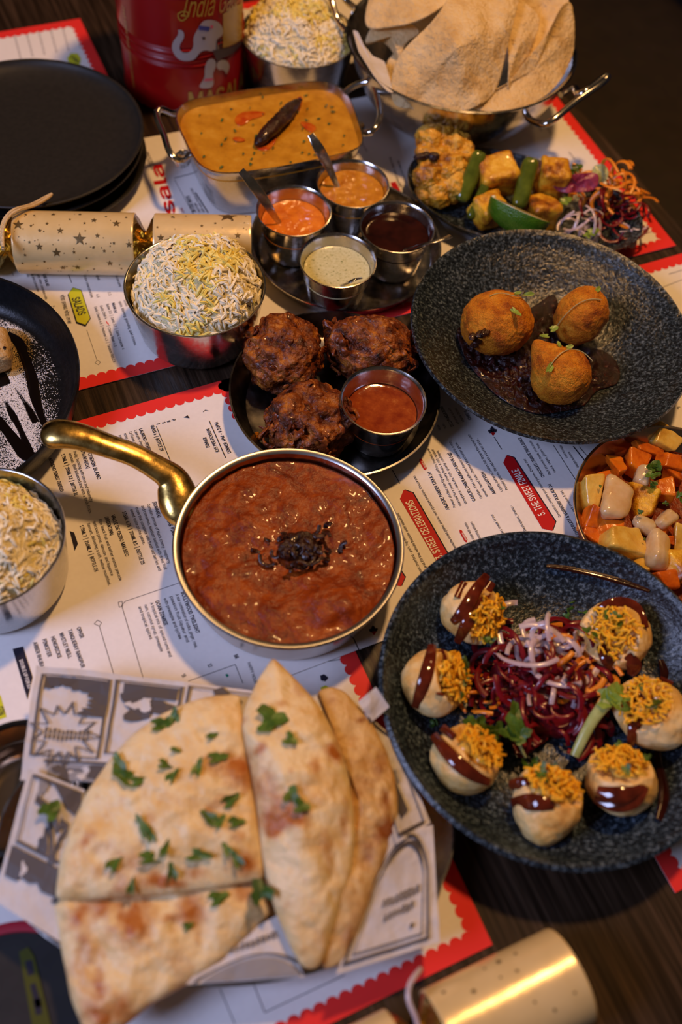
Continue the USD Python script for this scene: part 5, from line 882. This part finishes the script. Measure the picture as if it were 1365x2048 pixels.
def naan(label, pts, c, seed, mt='naan', spots=(), amp=.0060, th=.0055, nb=220, base=.04):
    b = lin(P3(pts), nb, 3); m = sheet3d(b, at(*c), th, lambda G: amp * 2 * noise3(G, 42, seed, 3) * (1 - .6 * np.linspace(1, .02, 56)[:, None] ** 6) + .0012 * noise3(G, 190, seed + 1, 2) - .0042 * np.linspace(1, .02, 56)[:, None] ** 14, nr=56, smooth=False)
    m = fixn(m); HOLD['naan%d' % seed] = m; t = thing('naan_piece', label, 'naan', np.r_[m.vertices.mean(0)[:2], m.bounds[0][2]], 'cut naan pieces'); v = m.vertices
    toast = base + 1.9 * np.clip(noise3(v * [1, 1, 0], 38, seed + 7, 4) * 1.6 - .12, 0, .5) + .35 * np.clip(noise3(v * [1, 1, 0], 130, seed + 8, 2) * 2 - .25, 0, 1)
    for x, y, rx, ry, yw, s_ in spots:
        q = at(x, y, on(m, x, y)[2]); d = Rn.from_euler('z', -yw, degrees=True).apply(v - q); w = noise3(v, 230, 3, 3) * .9; toast = toast + s_ * np.clip(1.25 - np.hypot(d[:, 0] / rx, d[:, 1] / ry) + w, 0, 1)
    part(t, 'bread', m, mt, smooth=True, toast=toast); return t
naan('triangular naan piece at the bottom left, cut edge under the large piece', [(100, 1792, .040), (200, 1778, .042), (330, 1768, .043), (450, 1760, .043), (520, 1765, .042), (545, 1822, .040), (500, 1868, .039), (440, 1925, .038), (375, 1968, .037), (300, 2010, .038), (235, 2062, .038), (170, 2075, .038), (140, 2000, .038), (120, 1900, .039)], (280, 1890, .048), 92, 'naan', [(270, 1840, .011, .016, 10, .9), (335, 1835, .004, .003, 0, .5), (200, 1955, .004, .006, 0, .5), (205, 1985, .006, .004, 20, .5), (160, 1830, .004, .006, 0, .3), (350, 1920, .010, .006, 20, .25)])
n2 = naan('narrow toasted naan piece at the right of the dish', [(636, 1378, .054), (664, 1368, .056), (692, 1378, .054), (720, 1408, .052), (750, 1446, .050), (778, 1500, .048), (796, 1560, .046), (802, 1625, .045), (792, 1672, .045), (770, 1730, .044), (745, 1800, .042), (712, 1880, .041), (688, 1928, .040), (650, 1940, .040), (640, 1900, .041), (680, 1780, .044), (700, 1650, .047), (690, 1530, .049), (660, 1440, .052)], (728, 1620, .055), 93, 'naan_side', [(722, 1440, .005, .002, 40, .7), (772, 1600, .004, .010, 0, .6), (775, 1660, .008, .008, 0, .9), (735, 1705, .005, .009, 0, .5), (760, 1530, .004, .010, -10, .5), (700, 1880, .006, .010, 0, .4), (668, 1400, .004, .003, 0, .4)], base=.12)
n1 = naan('large quarter-round naan piece with most of the coriander', [(478, 1383, .060), (430, 1386, .059), (380, 1398, .058), (320, 1424, .057), (262, 1466, .056), (212, 1520, .055), (170, 1580, .054), (138, 1650, .052), (116, 1720, .050), (106, 1797, .048), (180, 1797, .050), (300, 1789, .052), (420, 1774, .053), (527, 1755, .053), (522, 1690, .054), (512, 1610, .056), (500, 1530, .058), (488, 1450, .060)], (360, 1610, .064), 91, 'naan', [(452, 1602, .006, .005, 20, .6), (420, 1618, .005, .003, 60, .5), (480, 1672, .005, .004, 10, .5), (300, 1630, .004, .007, 30, .35), (390, 1745, .008, .004, 0, .5), (330, 1765, .012, .004, 5, .7), (430, 1650, .010, .008, 0, .25), (360, 1600, .012, .008, 0, .2), (172, 1680, .003, .007, 0, .25), (495, 1730, .006, .009, 0, .35), (250, 1700, .010, .008, 0, .2)])
n3 = naan('pointed folded naan piece in the middle of the dish', [(546, 1310, .066), (560, 1322, .066), (600, 1362, .065), (640, 1408, .065), (672, 1466, .064), (695, 1530, .062), (708, 1600, .060), (714, 1670, .057), (706, 1740, .054), (690, 1800, .051), (668, 1860, .049), (650, 1920, .047), (632, 1940, .046), (606, 1936, .046), (580, 1890, .048), (555, 1830, .050), (535, 1770, .053), (524, 1700, .056), (514, 1610, .060), (498, 1520, .063), (484, 1450, .065), (490, 1410, .066), (516, 1356, .066)], (606, 1620, .074), 94, 'naan', [(522, 1496, .0050, .0042, 40, .8), (565, 1405, .0040, .0026, 0, .45), (668, 1506, .0062, .0074, 20, .9), (632, 1530, .0040, .0070, 0, .6), (548, 1655, .0070, .0050, 100, .9), (490, 1440, .003, .003, 0, .5), (582, 1540, .0025, .0025, 0, .3), (655, 1700, .0050, .0120, 15, .45), (690, 1640, .003, .016, 5, .4), (640, 1880, .006, .008, 0, .3), (600, 1640, .008, .005, 40, .3)])
g = np.random.default_rng(17)
LV = [(322, 1448, .0085, 20), (340, 1440, .007, 60), (350, 1432, .006, 100), (238, 1530, .0085, 120), (250, 1555, .0085, 160), (275, 1563, .0065, 20), (424, 1472, .0052, 30), (434, 1515, .0075, 20), (395, 1536, .0070, 80), (330, 1530, .0060, 0), (345, 1552, .006, 60), (460, 1600, .0070, 40), (420, 1635, .0070, 150), (438, 1645, .0060, 60), (288, 1655, .0090, 130), (302, 1672, .0060, 120), (228, 1728, .0068, 60), (300, 1718, .0090, 10), (330, 1700, .0068, 80), (396, 1710, .0090, 0), (455, 1700, .0060, 130), (475, 1720, .0070, 130), (262, 1775, .0058, 90), (472, 1645, .0062, 20), (344, 1745, .006, 110), (350, 1500, .004, 0)]
WHERE_LV = ['left half of the leafy pair nearest the curved top edge', 'middle scrap of the leafy pair nearest the curved top edge', 'right scrap of the leafy pair nearest the curved top edge', 'upper part of the hooked leaf at the far left', 'lower part of the hooked leaf at the far left', 'tail of the hooked leaf at the far left',
    'small scrap in the upper right corner', 'leaf at the right, below the small upper right scrap', 'dark square leaf left of the upper right leaf', 'pale scrap in the upper middle', 'stalk scrap under the upper middle one', 'leaf halfway down the straight right edge', 'narrow sprig left of the right edge, lower half', 'leaf touching the narrow sprig of the lower half', 'long leaf at the centre left', 'lower end of the long centre left leaf', 'round leaf nearest the lower left corner',
    'big leaf in the lower middle', 'upright scrap beside the big lower middle leaf', 'broad leaf right of the lower middle', 'upper part of the slanting leaf near the lower right corner', 'lower part of the slanting leaf near the lower right corner', 'scrap on the cut edge at the lower left', 'leaf on the right edge above the slanting one', 'scrap on the cut edge at the lower middle', 'tiny fleck in the upper middle']
for k, (x, y, s_, yw) in enumerate(LV):
    one('coriander_leaf', leaf(on(HOLD['naan91'], x, y, .0016), s_ * .95, yw, 3, (g.normal(0, 10), g.normal(0, 10)), .25, .0005, k, 44, 5, g.uniform(.36, .62)), 'herb', 'coriander on the large naan: ' + WHERE_LV[k], 'coriander leaf', 'coriander on the large naan')
for x, y, s_, yw, lab in [(540, 1438, .0135, 10, 'large coriander leaf near the tip of the pointed naan'), (580, 1478, .0065, -20, 'small coriander leaf below the large one on the pointed naan'), (584, 1592, .0080, 90, 'coriander leaf in the middle of the pointed naan'), (602, 1612, .0070, 0, 'lower coriander leaf in the middle of the pointed naan')]:
    one('coriander_leaf', leaf(on(HOLD['naan94'], x, y, .0016), s_ * .8, yw, 3, (0, 0), .22, .0005, 3, 50, 5, .8), 'herb', lab, 'coriander leaf', 'coriander on the pointed naan')
for x, y, s_, lab in [(435, 1796, .0085, 'coriander leaf on the bottom left naan beside the cut'), (375, 1852, .0045, 'single dark coriander scrap on the bottom left naan')]:
    one('coriander_leaf', leaf(on(HOLD['naan92'], x, y, .0016), s_ * .8, 30, 3, (0, 0), .22, .0005, 4, 50, 5, .6), 'herb', lab, 'coriander leaf', 'coriander on the bottom left naan')
one('coriander_leaf', leaf(at(522, 1785, .056), .0085, 120, 3, (10, 10), .25, .0005, 6, 50, 5, .8), 'herb_dark', 'coriander leaf at the corner where three naan pieces meet', 'coriander leaf')
one('coriander_leaf', leaf(at(100, 1622, .048), .0075, 60, 3, (10, 10), .25, .0005, 6, 50, 5, .8), 'herb', 'coriander leaf fallen on the newsprint at the left', 'coriander leaf')
# --- roast vegetables
one('spiced_oil', fixn(disc((*VC, .011), VR * .92, .002, 60, 5, 20, 90, .004)), 'curry', 'reddish spiced oil under the roast vegetables', 'oil', None, None, 60)
VP = lambda x, y, z=.021: at(1130 + x * .18063, 830 + y * .18063, z)
def veg(name, label, cat, x, y, w, h, mt, yaw=0, seed=0, z=.026, r=.6, amp=.0012, tilt=14):
    k = .18063 / ppm(VP(x, y, z)); g = np.random.default_rng(seed); S_ = np.array([w * k * 1.08, h * k * 1.28, min(w, h) * k * 1.0]); m = rbox(S_, (0, 0, 0), None, r, amp, 110, seed, 4); v = m.vertices / (S_ / 2); a_ = g.uniform(-.28, .28, 6)
    v = np.stack([v[:, 0] * (1 + a_[0] * v[:, 1] + a_[1] * v[:, 2]) + a_[4] * v[:, 2], v[:, 1] * (1 + a_[2] * v[:, 0]) + a_[5] * v[:, 2], v[:, 2] * (1 + a_[3] * v[:, 0])], 1) * S_ / 2
    one(name, tm(Rn.from_euler('xyz', (g.normal(0, tilt), g.normal(0, tilt), -yaw), degrees=True).apply(v) + VP(x, y, z), m.faces), mt, label, cat, f'roast vegetables: {cat}', None, 50)
for i, a_ in enumerate([('potato_chunk', 'roast potato chunk at the back of the vegetable bowl', 'potato', 1090, 270, 270, 200, 'potato', 20), ('potato_chunk', 'pale potato chunk against the left rim of the vegetable bowl', 'potato', 290, 890, 205, 300, 'potato', -8), ('potato_chunk', 'big potato chunk at the front left of the vegetable bowl', 'potato', 630, 1420, 430, 260, 'potato', -10), ('potato_chunk', 'yellow potato piece half hidden by the chaat plate', 'potato', 850, 1640, 200, 260, 'potato', 25), ('potato_chunk', 'potato piece at the right edge of the picture, in the vegetable bowl', 'potato', 1290, 1410, 150, 260, 'potato', 5),
    ('onion_petal', 'large translucent onion petal left of the browned paneer cube', 'onion', 560, 940, 280, 420, 'onion_roast', 12), ('paneer_cube', 'golden-brown paneer cube in the middle of the vegetable bowl', 'paneer', 865, 965, 290, 300, 'paneer', 8),
    ('carrot_piece', 'dark-edged carrot slice at the back of the vegetable bowl', 'carrot', 930, 395, 350, 110, 'carrot_roast', -4), ('carrot_piece', 'upright carrot baton at the back left of the vegetable bowl', 'carrot', 585, 560, 125, 270, 'carrot_roast', -10), ('carrot_piece', 'carrot piece low behind the pale potato chunk', 'carrot', 460, 705, 190, 130, 'carrot_roast', -20), ('carrot_piece', 'carrot chunk behind the small upper onion petal', 'carrot', 790, 545, 220, 190, 'carrot_roast', 10), ('carrot_piece', 'carrot chunk right of the parsley tuft', 'carrot', 1170, 520, 230, 150, 'carrot_roast', 0), ('carrot_piece', 'carrot chunk below and right of the parsley tuft', 'carrot', 1200, 640, 180, 180, 'carrot_roast', 20), ('carrot_piece', 'carrot disc below the pale potato chunk', 'carrot', 325, 1155, 215, 200, 'carrot_roast', 0), ('carrot_piece', 'flat carrot slice above the big front potato', 'carrot', 530, 1265, 240, 120, 'carrot_roast', -6), ('carrot_piece', 'carrot piece behind the frontmost onion petal', 'carrot', 1010, 1280, 230, 150, 'carrot_roast', 10), ('carrot_piece', 'carrot chunk right of the browned paneer cube', 'carrot', 1090, 830, 190, 170, 'carrot_roast', 0), ('carrot_piece', 'carrot chunk at the front right behind the chaat plate rim', 'carrot', 1130, 1830, 260, 170, 'carrot_roast', -20), ('carrot_piece', 'carrot piece at the left front of the vegetable bowl', 'carrot', 300, 1330, 190, 130, 'carrot_roast', 30), ('carrot_piece', 'small carrot piece beside the frontmost onion petal', 'carrot', 1190, 1390, 110, 90, 'carrot_roast', 0), ('paneer_cube', 'browned paneer cube at the front right of the vegetable bowl', 'paneer', 1240, 1680, 240, 260, 'paneer', -25),
    ('onion_petal', 'small onion petal beside the parsley tuft', 'onion', 865, 685, 165, 200, 'onion_roast', 15), ('onion_petal', 'onion petal at the right of the vegetable bowl', 'onion', 1130, 1160, 150, 200, 'onion_roast', 40), ('onion_petal', 'frontmost glossy white onion petal in the vegetable bowl', 'onion', 1045, 1500, 240, 340, 'onion_roast', 10), ('onion_petal', 'onion petal under the browned paneer cube', 'onion', 870, 1220, 210, 130, 'onion_roast', 0)]):
    veg(*a_, seed=100 + i, z=.017 + .003 * (i % 3) + (.005 if a_[7] == 'onion_roast' else 0), r=.75 if 'onion' in a_[0] else .32)
g = np.random.default_rng(77)
for i in range(22):
    a_ = g.uniform(-1.9, 1.5); q = VR * .80 * math.sqrt(g.uniform(.05, 1)); P_ = np.r_[VC + q * np.array([math.cos(a_), math.sin(a_)]), .02]; p_ = pix(P_)
    if p_[0] > 1385: nm, ct, mt = [('potato_chunk', 'potato', 'potato'), ('carrot_piece', 'carrot', 'carrot_roast'), ('onion_petal', 'onion', 'onion_roast')][i % 3]; veg(nm, f'roast {ct} piece in the far half of the vegetable bowl, past the picture edge', ct, (p_[0] - 1130) / .18063, (p_[1] - 830) / .18063, g.uniform(180, 300), g.uniform(160, 260), mt, g.uniform(0, 90), 300 + i, .017, .35)
for i, (x, y, w, n_, lab) in enumerate([(1010, 590, 90, 9, 'large parsley tuft on the roast vegetables'), (975, 770, 60, 5, 'parsley leaf just below the large tuft'), (820, 1080, 45, 3, 'parsley scrap on the browned paneer cube'), (1030, 1380, 45, 2, 'parsley leaf on the frontmost onion petal'), (1290, 900, 60, 5, 'parsley tuft at the right edge of the picture'), (1130, 1000, 40, 3, 'parsley leaf above the right onion petal'), (570, 1360, 24, 1, 'parsley scrap on the big front potato'), (395, 780, 30, 1, 'parsley scrap at the corner of the pale potato'), (910, 1392, 26, 1, 'small parsley scrap left of the frontmost onion petal')]):
    g = np.random.default_rng(i); k = .18063 / ppm(VP(x, y)); one('parsley_leaf', join(*[leaf(VP(x + g.normal(0, w * .5), y + g.normal(0, w * .5), .031 + .001 * j), w * k * .75, g.uniform(0, 360), 3, (g.normal(0, 22), g.normal(0, 22)), .3, .0005, j, 36, 4) for j in range(n_)]), 'herb', lab, 'parsley', 'parsley on the roast vegetables')
# --- dessert with sugar and chocolate
def choc(pts, w, label): one('chocolate_streak', fixn(tube([at(x, y, SF) for x, y in pts], w, 10, .3, 50)), 'choc', label, 'chocolate sauce', 'chocolate sauce on the black plate')
choc([(14, 668), (36, 684), (50, 716), (62, 750), (70, 790), (84, 836), (96, 880), (84, 908)], [.003, .0046, .004, .0046, .0046, .003, .0034, .004], 'longest chocolate streak, farthest right on the sugared plate')
choc([(-6, 838), (14, 862), (36, 890), (56, 912), (78, 920)], [.004, .004, .005, .0056, .005], 'chocolate streak at the front of the sugared plate')
choc([(10, 802), (26, 832), (40, 858), (52, 886), (62, 906)], [.0014, .003, .0026, .003, .003], 'middle chocolate streak on the sugared plate')
choc([(30, 776), (48, 802), (62, 826), (72, 846)], [.0012, .002, .003, .003], 'short chocolate drip left of the longest streak')
choc([(-8, 742), (2, 758), (10, 772)], [.005, .006, .005], 'chocolate pool beside the dessert at the left edge')
c = at(-34, 706, SF + .012); t = thing('dessert', 'piece of caramel-coloured dessert at the left edge of the sugared plate', 'dessert', c * [1, 1, 0] + [0, 0, SF]); part(t, 'cake', rbox((.042, .034, .022), c, (0, 0, 25), .6, .0025, 70, 4), 'cake', smooth=60); part(t, 'red_crumbs', join(*[blob(c + [.008 + .004 * k, .004 * math.sin(k * 2), .0115], (.0016, .0013, .0012), None, .0005, 200, 1, k) for k in range(4)]), 'chutney')
g = np.random.default_rng(31); n_ = 90000; pp = np.c_[g.uniform(-30, 165, n_), g.uniform(550, 945, n_)]; W = np.array([at(x, y, SF) for x, y in pp[:1]])
d_ = fwd[None] + ((pp[:, :1] - 682.5) / FPX) * CR - ((pp[:, 1:] - 1024) / FPX) * CU; W = EYE + d_ * ((SF - CH) / d_[:, 2:]); rad = np.hypot(W[:, 0] - SC[0], W[:, 1] - SC[1])
band = np.exp(-((pp[:, 0] - 34) / 42) ** 2) * (.35 + .65 * np.exp(-((pp[:, 1] - 800) / 120) ** 2)); dens = .035 + 1.0 * band * np.clip(1 + 5 * noise3(np.c_[pp / 60, 0 * rad], 1, 4), .0, 1.6) + .25 * np.exp(-((pp[:, 0] - 10) / 45) ** 2) + .10 * np.exp(-((pp[:, 1] - 880) / 40) ** 2)
ok = (rad < .0985) & (g.uniform(0, 1, n_) < dens * .85); W = W[ok]; pp = pp[ok]; OC_ = trimesh.creation.icosphere(subdivisions=0); oc_v, oc_f = np.array([[1, 0, 0], [-1, 0, 0], [0, 1, 0], [0, -1, 0], [0, 0, 1], [0, 0, -1.]]), np.array([[0, 2, 4], [2, 1, 4], [1, 3, 4], [3, 0, 4], [2, 0, 5], [1, 2, 5], [3, 1, 5], [0, 3, 5]])
def dust(Q, seed):
    g = np.random.default_rng(seed); s_ = g.uniform(.00020, .00052, len(Q)); V = (oc_v[None] * s_[:, None, None] + Q[:, None] + [0, 0, .0002]).reshape(-1, 3); return tm(V, (oc_f[None] + 6 * np.arange(len(Q))[:, None, None]).reshape(-1, 3))
gold = (np.hypot(pp[:, 0] - 20, pp[:, 1] - 705) < 48)
one('icing_sugar', dust(W[~gold], 1), 'sugar', 'white icing sugar dusted over the black plate', 'sugar', None, 'stuff', False); one('cocoa_dust', dust(W[gold], 2), 'gold_dust', 'golden brown dust beside the dessert on the black plate', 'dust', None, 'stuff', False)
# --- crackers
def star(r, n=5, k=.42): a_ = np.arange(2 * n) * np.pi / n + .3; q = np.where(np.arange(2 * n) % 2, k, 1) * r; return np.stack([q * np.cos(a_), q * np.sin(a_)], 1)
class Cracker:
    def __init__(s, label, A, B, r):
        s.A, s.r = np.asarray(A, float), r; s.d = np.asarray(B, float) - s.A; s.L = np.linalg.norm(s.d); s.d /= s.L; s.n = np.cross(s.d, [0, 0, 1.]); s.n /= np.linalg.norm(s.n); s.u = np.cross(s.n, s.d)
        s.t = thing('christmas_cracker', label, 'cracker', s.A * [1, 1, 0] + [0, 0, .002], 'gold christmas crackers')
    def P(s, x, th, r=None): r = s.r if r is None else r; return s.A + s.d * x + (s.n * math.cos(th) + s.u * math.sin(th)) * r
    def ring(s, x, r, wob=0, k=7, n=64):
        a_ = np.arange(n) * 2 * np.pi / n; rr = r * (1 + wob * np.cos(k * a_)); return s.A + s.d * x + rr[:, None] * (np.cos(a_)[:, None] * s.n + np.sin(a_)[:, None] * s.u)
    def barrel(s, x0, x1): 
        s.b = part(s.t, 'barrel', fixn(loft([s.ring(x0, s.r * .93), s.ring(x0, s.r * .985), s.ring(x0 + .0008, s.r)] + [s.ring(x, s.r) for x in np.linspace(x0 + .002, x1 - .002, 8)] + [s.ring(x1 - .0008, s.r), s.ring(x1, s.r * .985), s.ring(x1, s.r * .93)], (False, False))), 'gold_paper')
        part(s.t, 'barrel_end', fixn(loft([s.ring(x0 + .001, s.r * .9), s.ring(x1 - .001, s.r * .9)])), 'gold_foil')
    def neck(s, x0, x1): part(s.t, 'twisted_neck', fixn(loft([s.ring(x0 + (x1 - x0) * k, s.r * q, w_) for k, q, w_ in ((0, .96, .0), (.15, .82, .06), (.35, .52, .16), (.5, .36, .2), (.65, .52, .16), (.85, .82, .06), (1, .96, 0))], (False, False))), 'gold_foil', smooth=25)
    def hit(s, px, py):
        d = fwd + ((px - 682.5) / FPX) * CR - ((py - 1024) / FPX) * CU; o = EYE - s.A; dp, op = d - s.d * (d @ s.d), o - s.d * (o @ s.d); a_, b_, c_ = dp @ dp, dp @ op, op @ op - s.r ** 2; D = b_ * b_ - a_ * c_
        if D < 0: return None
        k = (-b_ - math.sqrt(D)) / a_; Q = EYE + k * d - s.A; return Q @ s.d, math.atan2(Q @ s.u, Q @ s.n)
    def star(s, px, py, rpx, dots=False):
        h = s.hit(px, py)
        if h is None: return
        rr = rpx / ppm(s.P(*h)); P = star(rr) if not dots else star(rr, 4, .9); s_ = np.linspace(1, .05, 5); G = [s.P(h[0] + q * x, h[1] + q * y / s.r, s.r + .00025) for q in s_ for x, y in P]; m = tm(G, quads(5, len(P))); 
        if m.face_normals.mean(0) @ (EYE - G[0]) < 0: m.faces = m.faces[:, ::-1]
        return m
ax0, ax1 = at(14, 484, .0265), at(506, 493, .0265); k = Cracker('gold star-printed christmas cracker behind the bowl of rice at the left', ax0, ax1, .0258)
x265 = k.hit(266, 490)[0]; x308 = k.hit(306, 490)[0]; k.barrel(k.hit(22, 484)[0], x265); b0 = k.stars = k.b; k.barrel(x308, k.hit(503, 490)[0]); b1 = k.b; k.neck(x265, x308); x20 = k.hit(22, 484)[0]; k.neck(x20 - .020, x20); k.barrel(x20 - .09, x20 - .020)
for x, y, r_ in [(165, 225, 52), (232, 132, 14), (310, 142, 14), (485, 132, 26), (428, 216, 18), (282, 235, 16), (636, 177, 15), (770, 212, 16), (855, 186, 30), (965, 153, 14), (1060, 215, 40), (1148, 160, 16), (548, 280, 32), (362, 278, 20), (725, 355, 62), (887, 325, 24), (268, 383, 16), (358, 424, 36), (515, 478, 44), (674, 474, 18), (850, 432, 16), (950, 463, 18), (1037, 392, 16), (1175, 405, 32), (228, 500, 16), (405, 560, 16), (790, 527, 14), (1000, 575, 32), (572, 615, 28), (705, 612, 30), (205, 575, 16), (728, 132, 20), (855, 628, 14), (1105, 624, 14)]:
    m = k.star(x * .2198, 400 + y * .2198, r_ * .2198)
    if m is not None: part(k.stars, 'star', m, 'star_foil', smooth=False)
k.stars = b1
for x, y, r_ in [(875, 862, 100), (355, 868, 22), (480, 858, 12), (757, 926, 16), (630, 950, 18), (243, 1060, 36), (968, 1040, 32), (212, 963, 14)]:
    m = k.star(270 + x * .21245, 250 + y * .21245, r_ * .21245)
    if m is not None: part(k.stars, 'star', m, 'star_foil', smooth=False)
g = np.random.default_rng(2); dots = [k.star(g.uniform(26, 262) if i < 44 else g.uniform(312, 498), g.uniform(428, 545), g.uniform(.9, 1.6), True) for i in range(66)]; part(k.t, 'dot', join(*[d for d in dots if d is not None]), 'star_foil', smooth=False, kind='stuff')
part(k.t, 'cord', join(tube([at(6, 500, .050), at(2, 465, .054), at(8, 440, .056), at(20, 425, .057), at(34, 417, .056), at(60, 410, .050), at(84, 398, .046), at(104, 388, .044)], .0013, 8, 1, 60), tube([at(6, 494, .052), at(6, 462, .056), at(13, 440, .058), at(24, 428, .058), at(38, 420, .057), at(62, 413, .051), at(86, 402, .047), at(102, 391, .045)], .0013, 8, 1, 60)), 'gold_cord')
k = Cracker('blurred gold christmas cracker at the bottom right corner of the table', at(890, 2078, .027), at(1140, 1950, .027), .0262); L_ = k.L; k.barrel(-.002, L_); k.stars = k.b; k.neck(-.024, -.002); k.barrel(-.09, -.024)
for x, y, r_ in [(940, 1918, 5), (948, 1983, 7), (998, 1924, 8), (1035, 1942, 5), (1032, 1908, 5), (888, 1985, 6), (1110, 2020, 5), (1070, 2004, 4), (1150, 1985, 4), (970, 1938, 4), (1002, 1955, 4)]:
    m = k.star(x, y, r_)
    if m is not None: part(k.stars, 'star', m, 'star_foil', smooth=False)
part(k.t, 'cord', tube([at(838, 2060, .045), at(830, 2030, .048), at(818, 2000, .050), at(820, 1970, .050), at(832, 1950, .048), at(842, 1938, .044)], .0014, 8, 1, 50), 'onion')
# --- dark board at the lower left corner
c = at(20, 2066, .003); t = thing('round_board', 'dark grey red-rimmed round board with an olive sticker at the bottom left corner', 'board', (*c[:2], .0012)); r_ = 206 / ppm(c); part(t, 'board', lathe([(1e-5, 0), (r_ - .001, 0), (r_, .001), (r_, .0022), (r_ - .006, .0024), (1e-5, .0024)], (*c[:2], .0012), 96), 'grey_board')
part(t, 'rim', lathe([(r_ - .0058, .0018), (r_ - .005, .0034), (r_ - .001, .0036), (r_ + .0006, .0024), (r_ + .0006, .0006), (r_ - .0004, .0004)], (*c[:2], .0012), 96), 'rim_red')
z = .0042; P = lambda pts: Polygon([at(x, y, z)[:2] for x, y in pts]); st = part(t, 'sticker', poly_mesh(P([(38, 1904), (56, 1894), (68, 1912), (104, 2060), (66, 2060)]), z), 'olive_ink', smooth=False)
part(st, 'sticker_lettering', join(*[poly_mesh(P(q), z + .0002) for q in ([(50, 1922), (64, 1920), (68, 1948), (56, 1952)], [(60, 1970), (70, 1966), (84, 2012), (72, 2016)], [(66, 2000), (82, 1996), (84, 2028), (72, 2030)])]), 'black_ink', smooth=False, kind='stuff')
